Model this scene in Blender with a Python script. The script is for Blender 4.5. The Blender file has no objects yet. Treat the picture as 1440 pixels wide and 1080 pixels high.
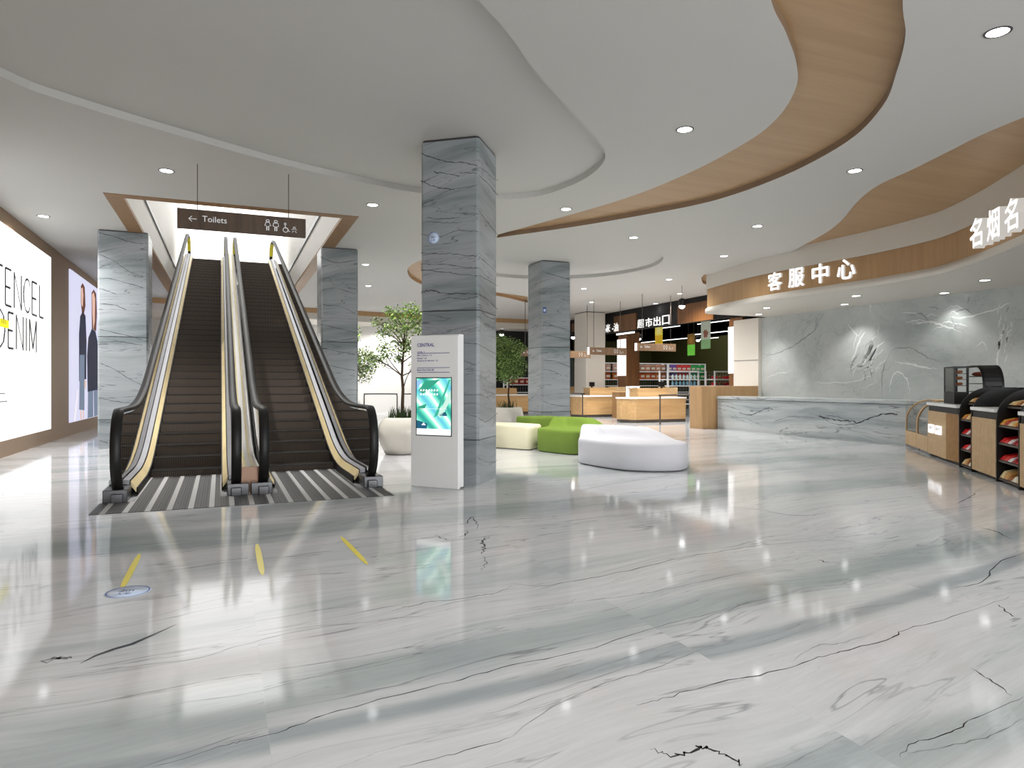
import bpy, bmesh, math, random
from mathutils import Vector, Matrix
random.seed(7)
sc = bpy.context.scene
C = sc.collection
PI = math.pi
# ------------------------------------------------------------------ camera model (1440 x 1080)
FPX, HOR, HE = 958.0, 540.0, 1.3
YAW = math.atan2(400, 958)
cY, sY = math.cos(YAW), math.sin(YAW)
def W(lat, d): return (lat*cY + d*sY, d*cY - lat*sY)
def P(x, y, z=0.0):
    d = (z-HE)*FPX/(HOR-y); a = W((x-720)/FPX*d, d); return Vector((a[0], a[1], z))
def PX(x, y, X):
    l = (x-720)/FPX; d = X/(l*cY+sY); return Vector((X, (cY-l*sY)*d, HE+(HOR-y)/FPX*d))
def PY(x, y, Y):
    l = (x-720)/FPX; d = Y/(cY-l*sY); return Vector(((l*cY+sY)*d, Y, HE+(HOR-y)/FPX*d))
ZC = 4.4          # ceiling height
REC = 0.09        # depth of the ceiling recesses
# ------------------------------------------------------------------ materials
def s2l(v): return v/12.92 if v <= .04045 else ((v+.055)/1.055)**2.4
def rgb(r, g, b): return (s2l(r/255), s2l(g/255), s2l(b/255), 1)
MATS = {}
def new_mat(name):
    m = bpy.data.materials.new(name); m.use_nodes = True
    nt = m.node_tree; b = nt.nodes['Principled BSDF']; MATS[name] = m
    return m, nt, b
def N(nt, t, **kw):
    n = nt.nodes.new(t)
    for k, v in kw.items():
        if k.startswith('i_'):
            key = k[2:]; key = int(key) if key.isdigit() else key.replace('_', ' ')
            n.inputs[key].default_value = v
        else: setattr(n, k, v)
    return n
def plain(name, col, rough=.5, metal=0., spec=.5, noise=0.04, nscale=6, bump=0, emit=None, es=1, alpha=None, trans=0, coat=0):
    if name in MATS: return MATS[name]
    m, nt, b = new_mat(name)
    b.inputs['Roughness'].default_value = rough
    b.inputs['Metallic'].default_value = metal
    b.inputs['Specular IOR Level'].default_value = spec
    b.inputs['Coat Weight'].default_value = coat
    b.inputs['Transmission Weight'].default_value = trans
    if alpha is not None: b.inputs['Alpha'].default_value = alpha
    tc = N(nt, 'ShaderNodeTexCoord'); nz = N(nt, 'ShaderNodeTexNoise', i_Scale=nscale, i_Detail=3.)
    nt.links.new(tc.outputs['Object'], nz.inputs['Vector'])
    mx = N(nt, 'ShaderNodeMix', data_type='RGBA')
    c1 = tuple(max(0, c*(1-noise*2)) for c in col[:3])+(1,); c2 = tuple(min(1, c*(1+noise*2)) for c in col[:3])+(1,)
    mx.inputs[6].default_value = c1; mx.inputs[7].default_value = c2
    nt.links.new(nz.outputs['Fac'], mx.inputs[0]); nt.links.new(mx.outputs[2], b.inputs['Base Color'])
    if bump:
        bp = N(nt, 'ShaderNodeBump', i_Strength=bump, i_Distance=.01)
        n2 = N(nt, 'ShaderNodeTexNoise', i_Scale=nscale*25, i_Detail=2.)
        nt.links.new(tc.outputs['Object'], n2.inputs['Vector'])
        nt.links.new(n2.outputs['Fac'], bp.inputs['Height']); nt.links.new(bp.outputs['Normal'], b.inputs['Normal'])
    if emit is not None:
        b.inputs['Emission Color'].default_value = emit; b.inputs['Emission Strength'].default_value = es
    return m
def glow(name, col, s):
    return plain(name, tuple(c*.15 for c in col[:3])+(1,), rough=.6, emit=col, es=s, noise=0, spec=.2)
def wood(name, light, dark, axis='Z', scale=1., rough=.45):
    m, nt, b = new_mat(name)
    tc = N(nt, 'ShaderNodeTexCoord'); mp = N(nt, 'ShaderNodeMapping')
    sc_ = {'Z': (14, 14, .9), 'X': (.9, 14, 14), 'Y': (14, .9, 14)}[axis]
    mp.inputs['Scale'].default_value = tuple(v*scale for v in sc_)
    nz = N(nt, 'ShaderNodeTexNoise', i_Scale=1.3, i_Detail=6., i_Roughness=.6, i_Distortion=.15)
    n2 = N(nt, 'ShaderNodeTexNoise', i_Scale=6., i_Detail=3.)
    cr = N(nt, 'ShaderNodeValToRGB'); cr.color_ramp.elements[0].position = .3; cr.color_ramp.elements[1].position = .7
    cr.color_ramp.elements[0].color = dark; cr.color_ramp.elements[1].color = light
    ad = N(nt, 'ShaderNodeMath', operation='MULTIPLY_ADD'); ad.inputs[1].default_value = .3
    L = nt.links.new
    L(tc.outputs['Object'], mp.inputs['Vector']); L(mp.outputs[0], nz.inputs['Vector']); L(mp.outputs[0], n2.inputs['Vector'])
    sb = N(nt, 'ShaderNodeMath', operation='MULTIPLY_ADD'); sb.inputs[1].default_value = .3; sb.inputs[2].default_value = -.15
    L(n2.outputs['Fac'], sb.inputs[0]); ad2 = N(nt, 'ShaderNodeMath', operation='ADD')
    L(nz.outputs['Fac'], ad2.inputs[0]); L(sb.outputs[0], ad2.inputs[1]); L(ad2.outputs[0], cr.inputs[0])
    L(cr.outputs[0], b.inputs['Base Color']); b.inputs['Roughness'].default_value = rough
    return m
def marble(name, pale, mid, deep, vein, stretch=(1, 1, 1), rot=(0, 0, 0), rough=.1, warp=.5, vw=.012, vstr=1., joints=None, slabs=None, bandscale=.9, coat=0, offs=(0,0,0), spec=.5, bands=None, grain=.28):
    m, nt, b = new_mat(name); L = nt.links.new
    tc = N(nt, 'ShaderNodeTexCoord')
    base = tc.outputs['Object']
    if slabs:       # a small jump of the figure from slab to slab
        sp = N(nt, 'ShaderNodeSeparateXYZ'); L(base, sp.inputs[0]); ids = []
        for k, (o, w) in zip('XY', slabs):
            a = N(nt, 'ShaderNodeMath', operation='SUBTRACT'); a.inputs[1].default_value = o; L(sp.outputs[k], a.inputs[0])
            d = N(nt, 'ShaderNodeMath', operation='DIVIDE'); d.inputs[1].default_value = w; L(a.outputs[0], d.inputs[0])
            f = N(nt, 'ShaderNodeMath', operation='FLOOR'); L(d.outputs[0], f.inputs[0]); ids.append((d, f))
        cb = N(nt, 'ShaderNodeCombineXYZ'); L(ids[0][1].outputs[0], cb.inputs[0]); L(ids[1][1].outputs[0], cb.inputs[1])
        wn = N(nt, 'ShaderNodeTexWhiteNoise', noise_dimensions='3D'); L(cb.outputs[0], wn.inputs[0])
        sc1 = N(nt, 'ShaderNodeVectorMath', operation='SCALE'); sc1.inputs['Scale'].default_value = .09; L(wn.outputs['Color'], sc1.inputs[0])
        av = N(nt, 'ShaderNodeVectorMath', operation='ADD'); L(base, av.inputs[0]); L(sc1.outputs[0], av.inputs[1]); base = av.outputs[0]
    mp0 = N(nt, 'ShaderNodeMapping'); mp0.inputs['Rotation'].default_value = rot; mp0.inputs['Location'].default_value = offs; L(base, mp0.inputs['Vector'])
    # large slow bend
    nb = N(nt, 'ShaderNodeTexNoise', i_Scale=.35, i_Detail=2.); L(mp0.outputs[0], nb.inputs['Vector'])
    sv = N(nt, 'ShaderNodeVectorMath', operation='SUBTRACT'); sv.inputs[1].default_value = (.5, .5, .5); L(nb.outputs['Color'], sv.inputs[0])
    sw = N(nt, 'ShaderNodeVectorMath', operation='SCALE'); sw.inputs['Scale'].default_value = warp*2; L(sv.outputs[0], sw.inputs[0])
    a1 = N(nt, 'ShaderNodeVectorMath', operation='ADD'); L(mp0.outputs[0], a1.inputs[0]); L(sw.outputs[0], a1.inputs[1])
    mp = N(nt, 'ShaderNodeMapping'); mp.inputs['Scale'].default_value = stretch; L(a1.outputs[0], mp.inputs['Vector'])
    n1 = N(nt, 'ShaderNodeTexNoise', i_Scale=bandscale, i_Detail=5., i_Roughness=.55); L(mp.outputs[0], n1.inputs['Vector'])
    cr = N(nt, 'ShaderNodeValToRGB'); e = cr.color_ramp.elements
    e[0].position = .36; e[0].color = deep; e[1].position = .62; e[1].color = pale
    q = cr.color_ramp.elements.new(.47); q.color = mid
    L(n1.outputs['Fac'], cr.inputs[0]); col = cr.outputs[0]
    nf = N(nt, 'ShaderNodeTexNoise', i_Scale=9., i_Detail=9., i_Roughness=.78); L(mp.outputs[0], nf.inputs['Vector'])
    ml = N(nt, 'ShaderNodeMix', data_type='RGBA', blend_type='MULTIPLY'); ml.inputs[0].default_value = grain
    L(col, ml.inputs[6]); L(nf.outputs['Fac'], ml.inputs[7])
    br = N(nt, 'ShaderNodeMix', data_type='RGBA', blend_type='MULTIPLY'); br.inputs[0].default_value = 1; g = 1.16
    br.inputs[7].default_value = (g, g, g, 1); L(ml.outputs[2], br.inputs[6]); col = br.outputs[2]
    if bands:      # broad green-grey bands crossing the slabs, each along a parabola y = a + b x + c x^2
        ws = N(nt, 'ShaderNodeSeparateXYZ'); L(base, ws.inputs[0])
        wnz = N(nt, 'ShaderNodeTexNoise', i_Scale=1.1, i_Detail=5., i_Roughness=.6); mpw = N(nt, 'ShaderNodeMapping'); mpw.inputs['Scale'].default_value = (.6, 2.5, 1)
        L(base, mpw.inputs['Vector']); L(mpw.outputs[0], wnz.inputs['Vector'])
        for (a_, b_, c_, hw, stg, bc) in bands:
            m1 = N(nt, 'ShaderNodeMath', operation='MULTIPLY_ADD'); m1.inputs[1].default_value = c_; m1.inputs[2].default_value = b_; L(ws.outputs['X'], m1.inputs[0])
            m2 = N(nt, 'ShaderNodeMath', operation='MULTIPLY_ADD'); m2.inputs[2].default_value = a_; L(ws.outputs['X'], m2.inputs[0]); L(m1.outputs[0], m2.inputs[1])
            m3 = N(nt, 'ShaderNodeMath', operation='SUBTRACT'); L(ws.outputs['Y'], m3.inputs[0]); L(m2.outputs[0], m3.inputs[1])
            m4 = N(nt, 'ShaderNodeMath', operation='ABSOLUTE'); L(m3.outputs[0], m4.inputs[0])
            m5 = N(nt, 'ShaderNodeMath', operation='MULTIPLY_ADD'); m5.inputs[1].default_value = hw*1.6; L(wnz.outputs['Fac'], m5.inputs[0]); L(m4.outputs[0], m5.inputs[2])
            mr = N(nt, 'ShaderNodeMapRange', interpolation_type='SMOOTHSTEP'); mr.inputs[1].default_value = hw*1.1; mr.inputs[2].default_value = hw*2.2; mr.inputs[3].default_value = stg; mr.inputs[4].default_value = 0; L(m5.outputs[0], mr.inputs[0])
            mx = N(nt, 'ShaderNodeMix', data_type='RGBA', blend_type='MULTIPLY'); L(mr.outputs[0], mx.inputs[0]); L(col, mx.inputs[6]); mx.inputs[7].default_value = bc; col = mx.outputs[2]
    for (s, dt, w, st, seed) in ((1.1, 5., vw, .9, 0.), (2.1, 6., vw*1.1, .6, 5.3), (.7, 8., vw*.5, 1., 11.7)):
        mo = N(nt, 'ShaderNodeMapping'); mo.inputs['Location'].default_value = (seed, seed*1.7, seed*.4); L(mp.outputs[0], mo.inputs['Vector'])
        nv = N(nt, 'ShaderNodeTexNoise', i_Scale=s, i_Detail=dt, i_Roughness=.5, i_Distortion=.15); L(mo.outputs[0], nv.inputs['Vector'])
        s1 = N(nt, 'ShaderNodeMath', operation='SUBTRACT'); s1.inputs[1].default_value = .5; L(nv.outputs['Fac'], s1.inputs[0])
        ab = N(nt, 'ShaderNodeMath', operation='ABSOLUTE'); L(s1.outputs[0], ab.inputs[0])
        mr = N(nt, 'ShaderNodeMapRange'); mr.inputs[1].default_value = 0; mr.inputs[2].default_value = w
        mr.inputs[3].default_value = st*vstr; mr.inputs[4].default_value = 0; L(ab.outputs[0], mr.inputs[0])
        # veins fade in and out
        ng = N(nt, 'ShaderNodeTexNoise', i_Scale=1.7, i_Detail=2.); L(mo.outputs[0], ng.inputs['Vector'])
        mg = N(nt, 'ShaderNodeMapRange'); mg.inputs[1].default_value = .42; mg.inputs[2].default_value = .6; L(ng.outputs['Fac'], mg.inputs[0])
        mu = N(nt, 'ShaderNodeMath', operation='MULTIPLY'); L(mr.outputs[0], mu.inputs[0]); L(mg.outputs[0], mu.inputs[1])
        mx = N(nt, 'ShaderNodeMix', data_type='RGBA'); L(mu.outputs[0], mx.inputs[0]); L(col, mx.inputs[6]); mx.inputs[7].default_value = vein
        col = mx.outputs[2]
    def line(fracout, half, colr, strength):
        nonlocal col
        s = N(nt, 'ShaderNodeMath', operation='LESS_THAN'); s.inputs[1].default_value = half; L(fracout, s.inputs[0])
        k = N(nt, 'ShaderNodeMath', operation='MULTIPLY'); k.inputs[1].default_value = strength; L(s.outputs[0], k.inputs[0])
        mx = N(nt, 'ShaderNodeMix', data_type='RGBA'); L(k.outputs[0], mx.inputs[0]); L(col, mx.inputs[6]); mx.inputs[7].default_value = colr; col = mx.outputs[2]
    if slabs:
        for (d, f), (o, w) in zip(ids, slabs):
            fr = N(nt, 'ShaderNodeMath', operation='FRACT'); L(d.outputs[0], fr.inputs[0]); line(fr.outputs[0], .0016/w, deep, .45)
    if joints:
        sp = N(nt, 'ShaderNodeSeparateXYZ'); L(tc.outputs['Object'], sp.inputs[0])
        for ax, v in joints:
            a = N(nt, 'ShaderNodeMath', operation='SUBTRACT'); a.inputs[1].default_value = v; L(sp.outputs[ax], a.inputs[0])
            bb = N(nt, 'ShaderNodeMath', operation='ABSOLUTE'); L(a.outputs[0], bb.inputs[0]); line(bb.outputs[0], .008, (.03, .03, .03, 1), .85)
    L(col, b.inputs['Base Color']); b.inputs['Roughness'].default_value = rough; b.inputs['Coat Weight'].default_value = coat
    b.inputs['Coat Roughness'].default_value = .03; b.inputs['Specular IOR Level'].default_value = spec
    return m
M = {}
def parab(pxs):
    p = [P(*q) for q in pxs]; (x0, y0), (x1, y1), (x2, y2) = [(v.x, v.y) for v in p]
    c = ((y2-y0)/(x2-x0)-(y1-y0)/(x1-x0))/(x2-x1); b = (y1-y0)/(x1-x0)-c*(x0+x1); return y0-b*x0-c*x0*x0, b, c
GB = rgb(206, 215, 214)
BANDS = [parab([(150, 1040), (700, 912), (1150, 808)])+(.20, .8, rgb(192, 204, 203)), parab([(60, 770), (500, 735), (1000, 695)])+(.4, .8, GB), parab([(990, 905), (1250, 838), (1430, 780)])+(.08, .8, rgb(186, 196, 198)), parab([(1180, 1075), (1330, 1020), (1435, 985)])+(.14, .8, GB), parab([(720, 672), (1000, 650), (1270, 640)])+(.5, .7, GB)]
M['floor'] = marble('marble_floor', rgb(216, 215, 218), rgb(208, 210, 212), rgb(184, 190, 192), rgb(104, 107, 112), stretch=(.12, 1.7, 1), rot=(0, 0, -.12), rough=.07, warp=.45, vw=.005, vstr=.7, bands=BANDS, grain=.45, slabs=((.14, 1.96), (1.75, 3.68)), bandscale=.8, spec=.42)
M['vein_dark'] = plain('vein_dark', rgb(40, 42, 48), rough=.12)
M['vein_soft'] = plain('vein_soft', rgb(112, 114, 116), rough=.12)
M['vein_white'] = plain('vein_white', rgb(214, 217, 216), rough=.2)
M['vein_col'] = plain('vein_column', rgb(72, 72, 78), rough=.2)
M['vein_grey'] = plain('vein_grey', rgb(132, 137, 137), rough=.2)
M['column'] = marble('marble_column', rgb(156, 160, 164), rgb(142, 148, 151), rgb(118, 127, 130), rgb(84, 84, 90), stretch=(.22, .22, 2.4), rot=(.10, .12, 0), rough=.22, warp=.3, vw=.007, joints=(('Z', .58), ('Z', 2.25)), bandscale=1.3)
M['backwall'] = marble('marble_backwall', rgb(184, 187, 185), rgb(172, 177, 175), rgb(154, 160, 158), rgb(136, 140, 140), stretch=(.8, .5, .8), rough=.2, warp=1.6, vw=.008, vstr=.5, bandscale=.8)
M['counterstone'] = marble('marble_counter', rgb(196, 200, 200), rgb(180, 187, 188), rgb(152, 161, 163), rgb(96, 99, 103), stretch=(1, .2, 2.8), rot=(.0, 0, 0), rough=.16, warp=.4, vw=.01, bandscale=1.2)
M['ceiling'] = plain('ceiling_paint', rgb(194, 192, 187), rough=.75, noise=.008, nscale=1.)
M['cream'] = plain('cream_panel', rgb(208, 202, 192), rough=.4, noise=.01, nscale=1.)
M['white_wall'] = plain('white_wall', rgb(232, 230, 226), rough=.6, noise=.01, nscale=1.)
M['ceil_wood'] = wood('ceiling_wood', rgb(176, 144, 106), rgb(164, 131, 94), 'X', .3)
M['fascia_wood'] = wood('fascia_wood', rgb(182, 146, 104), rgb(168, 132, 92), 'Z', .5)
M['oak'] = wood('oak_laminate', rgb(206, 168, 118), rgb(184, 146, 98), 'Y', .5)
M['oakx'] = wood('oak_laminate_across', rgb(206, 168, 118), rgb(184, 146, 98), 'X', .5)
M['pale_oak'] = wood('pale_oak', rgb(206, 176, 134), rgb(186, 154, 112), 'Y', .5)
M['teak'] = wood('teak_panel', rgb(152, 116, 76), rgb(132, 98, 62), 'Z', .6)
M['sign_wood'] = wood('walnut_sign', rgb(94, 72, 52), rgb(70, 52, 37), 'Z', .8)
M['sign_grey'] = wood('greyed_sign', rgb(122, 98, 76), rgb(102, 80, 60), 'Z', .8)
M['store_pillar'] = wood('dark_pillar_wood', rgb(122, 80, 44), rgb(92, 58, 30), 'Z', .6)
M['riser'] = plain('recess_edge_bronze', rgb(136, 114, 92), rough=.5)
M['taupe'] = plain('taupe_wall', rgb(150, 122, 94), rough=.5, noise=.02)
M['black'] = plain('matt_black', rgb(12, 12, 14), rough=.5)
M['store_black'] = plain('store_black', rgb(10, 10, 11), rough=.7)
M['olive'] = plain('olive_wall', rgb(66, 66, 22), rough=.8)
M['storegrey'] = plain('store_grey', rgb(90, 96, 92), rough=.7)
M['rubber'] = plain('black_rubber', rgb(26, 25, 25), rough=.45, noise=.02, spec=.4)
M['steel'] = plain('brushed_steel', rgb(160, 160, 164), rough=.42, metal=.8)
M['darksteel'] = plain('dark_steel', rgb(96, 96, 98), rough=.3, metal=.8)
M['gold'] = plain('warm_brass', rgb(236, 214, 166), rough=.35, metal=.1, noise=.12, nscale=2.5)
M['yellow'] = plain('yellow_paint', rgb(238, 226, 60), rough=.4)
M['silver'] = plain('silver_panel', rgb(224, 220, 216), rough=.25, metal=.15, noise=.08, nscale=1.5)
M['glass'] = None
M['gloss_white'] = plain('gloss_white', rgb(248, 248, 248), rough=.2, noise=.005)
M['porcelain'] = plain('pot_glaze', rgb(205, 200, 190), rough=.12, noise=.03, nscale=4)
M['green'] = plain('green_fabric', rgb(116, 142, 58), rough=.75, bump=.15, noise=.03)
M['creamf'] = plain('cream_fabric', rgb(232, 226, 196), rough=.75, bump=.1, noise=.02)
M['whitef'] = plain('white_fabric', rgb(208, 208, 214), rough=.7, bump=.1, noise=.01)
M['kick'] = plain('dark_plinth', rgb(70, 62, 56), rough=.4)
M['leaf'] = plain('leaf_green', rgb(104, 134, 62), rough=.5, noise=.35, nscale=9)
M['leafd'] = plain('grass_green', rgb(48, 66, 30), rough=.6, noise=.25, nscale=9)
M['bark'] = plain('bark', rgb(70, 56, 42), rough=.85, noise=.2, nscale=20)
M['soil'] = plain('soil', rgb(40, 32, 25), rough=.95, noise=.3, nscale=30)
M['glowwhite'] = glow('lamp_white', (1, 1, 1, 1), 9)
M['letter'] = glow('letter_white', (1, .985, .96, 1), 1.25)
M['letterside'] = glow('letter_side', (1, .95, .88, 1), .5)
M['poster_white'] = glow('poster_white', (1, 1, 1, 1), 1.15)
M['stair_light'] = glow('upper_hall_glow', (1, 1, .99, 1), 2.2)
M['strip'] = glow('strip_light', (1, 1, 1, 1), 3)
M['lightbox'] = glow('lightbox_cream', (1, .96, .92, 1), 1.3)
M['signwhite'] = glow('sign_print', (1, 1, 1, 1), .55)
def glassmat(name, tint, rough=.02, a=.25):
    m, nt, b = new_mat(name); L = nt.links.new
    out = nt.nodes['Material Output']; tr = N(nt, 'ShaderNodeBsdfTransparent'); tr.inputs[0].default_value = tint
    gl = N(nt, 'ShaderNodeBsdfGlossy'); gl.inputs['Roughness'].default_value = rough
    lw = N(nt, 'ShaderNodeFresnel'); lw.inputs[0].default_value = 1.5
    tc = N(nt, 'ShaderNodeTexCoord'); nz = N(nt, 'ShaderNodeTexNoise', i_Scale=2.); L(tc.outputs['Object'], nz.inputs['Vector'])
    ml = N(nt, 'ShaderNodeMath', operation='MULTIPLY_ADD'); ml.inputs[1].default_value = .02; L(nz.outputs['Fac'], ml.inputs[0]); L(lw.outputs[0], ml.inputs[2])
    mx = N(nt, 'ShaderNodeMixShader'); L(ml.outputs[0], mx.inputs[0]); L(tr.outputs[0], mx.inputs[1]); L(gl.outputs[0], mx.inputs[2]); L(mx.outputs[0], out.inputs[0])
    return m
M['glass'] = glassmat('balustrade_glass', (.55, .53, .47, 1))
M['caseglass'] = glassmat('case_glass', (.78, .76, .72, 1))
def steps_mat(name, ca, cb):
    m, nt, b = new_mat(name); L = nt.links.new
    tc = N(nt, 'ShaderNodeTexCoord'); sp = N(nt, 'ShaderNodeSeparateXYZ'); L(tc.outputs['Object'], sp.inputs[0])
    a = N(nt, 'ShaderNodeMath', operation='MULTIPLY'); a.inputs[1].default_value = 2*PI/.024; L(sp.outputs['X'], a.inputs[0])
    s = N(nt, 'ShaderNodeMath', operation='SINE'); L(a.outputs[0], s.inputs[0])
    mr = N(nt, 'ShaderNodeMapRange'); mr.inputs[1].default_value = -.3; mr.inputs[2].default_value = .6; L(s.outputs[0], mr.inputs[0])
    mx = N(nt, 'ShaderNodeMix', data_type='RGBA'); mx.inputs[6].default_value = ca; mx.inputs[7].default_value = cb; L(mr.outputs[0], mx.inputs[0])
    L(mx.outputs[2], b.inputs['Base Color']); b.inputs['Metallic'].default_value = 0; b.inputs['Roughness'].default_value = .7; b.inputs['Specular IOR Level'].default_value = .15
    return m
M['step'] = steps_mat('riser_metal', rgb(64, 57, 52), rgb(104, 94, 86)); M['tread'] = steps_mat('tread_metal', rgb(22, 20, 18), rgb(44, 40, 36))
def mat_mat():
    m, nt, b = new_mat('entrance_mat'); L = nt.links.new
    tc = N(nt, 'ShaderNodeTexCoord'); sp = N(nt, 'ShaderNodeSeparateXYZ'); L(tc.outputs['Object'], sp.inputs[0])
    d = N(nt, 'ShaderNodeMath', operation='DIVIDE'); d.inputs[1].default_value = .2; L(sp.outputs['X'], d.inputs[0])
    f = N(nt, 'ShaderNodeMath', operation='FRACT'); L(d.outputs[0], f.inputs[0])
    cr = N(nt, 'ShaderNodeValToRGB'); cr.color_ramp.interpolation = 'CONSTANT'; e = cr.color_ramp.elements
    dk, md, lt = rgb(34, 33, 33), rgb(76, 75, 75), rgb(176, 175, 174)
    e[0].position = 0; e[0].color = dk; e[1].position = .07; e[1].color = md
    for p, c in ((.13, dk), (.19, md), (.24, dk), (.34, md), (.40, dk), (.44, lt), (.70, md), (.74, dk), (.78, md), (.86, dk), (.90, md)):
        q = e.new(p); q.color = c
    L(f.outputs[0], cr.inputs[0])
    d2 = N(nt, 'ShaderNodeMath', operation='DIVIDE'); d2.inputs[1].default_value = .09; L(sp.outputs['Y'], d2.inputs[0])
    f2 = N(nt, 'ShaderNodeMath', operation='FRACT'); L(d2.outputs[0], f2.inputs[0])
    lt2 = N(nt, 'ShaderNodeMath', operation='LESS_THAN'); lt2.inputs[1].default_value = .12; L(f2.outputs[0], lt2.inputs[0])
    k = N(nt, 'ShaderNodeMath', operation='MULTIPLY'); k.inputs[1].default_value = .35; L(lt2.outputs[0], k.inputs[0])
    mx = N(nt, 'ShaderNodeMix', data_type='RGBA'); mx.inputs[7].default_value = rgb(30, 30, 30); L(k.outputs[0], mx.inputs[0]); L(cr.outputs[0], mx.inputs[6])
    L(mx.outputs[2], b.inputs['Base Color']); b.inputs['Roughness'].default_value = .45
    return m
M['mat'] = mat_mat()
def glowtex(name, cols, scale, s, rot=0.6, distort=2.5):
    m, nt, b = new_mat(name); L = nt.links.new
    tc = N(nt, 'ShaderNodeTexCoord'); mp = N(nt, 'ShaderNodeMapping'); mp.inputs['Rotation'].default_value = (rot, .5, rot)
    wv = N(nt, 'ShaderNodeTexWave', i_Scale=scale, i_Distortion=distort, i_Detail=1.5); L(tc.outputs['Object'], mp.inputs[0]); L(mp.outputs[0], wv.inputs[0])
    cr = N(nt, 'ShaderNodeValToRGB'); e = cr.color_ramp.elements; e[0].color = cols[0]; e[1].color = cols[-1]
    for i, c in enumerate(cols[1:-1]): q = e.new((i+1)/(len(cols)-1)); q.color = c
    L(wv.outputs['Color'], cr.inputs[0]); L(cr.outputs[0], b.inputs['Emission Color']); L(cr.outputs[0], b.inputs['Base Color'])
    b.inputs['Emission Strength'].default_value = s
    return m
M['screen'] = glowtex('screen_teal', [rgb(40, 150, 140), rgb(120, 225, 190), rgb(235, 255, 250), rgb(150, 235, 205), rgb(90, 180, 200)], .9, 1.0)
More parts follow.
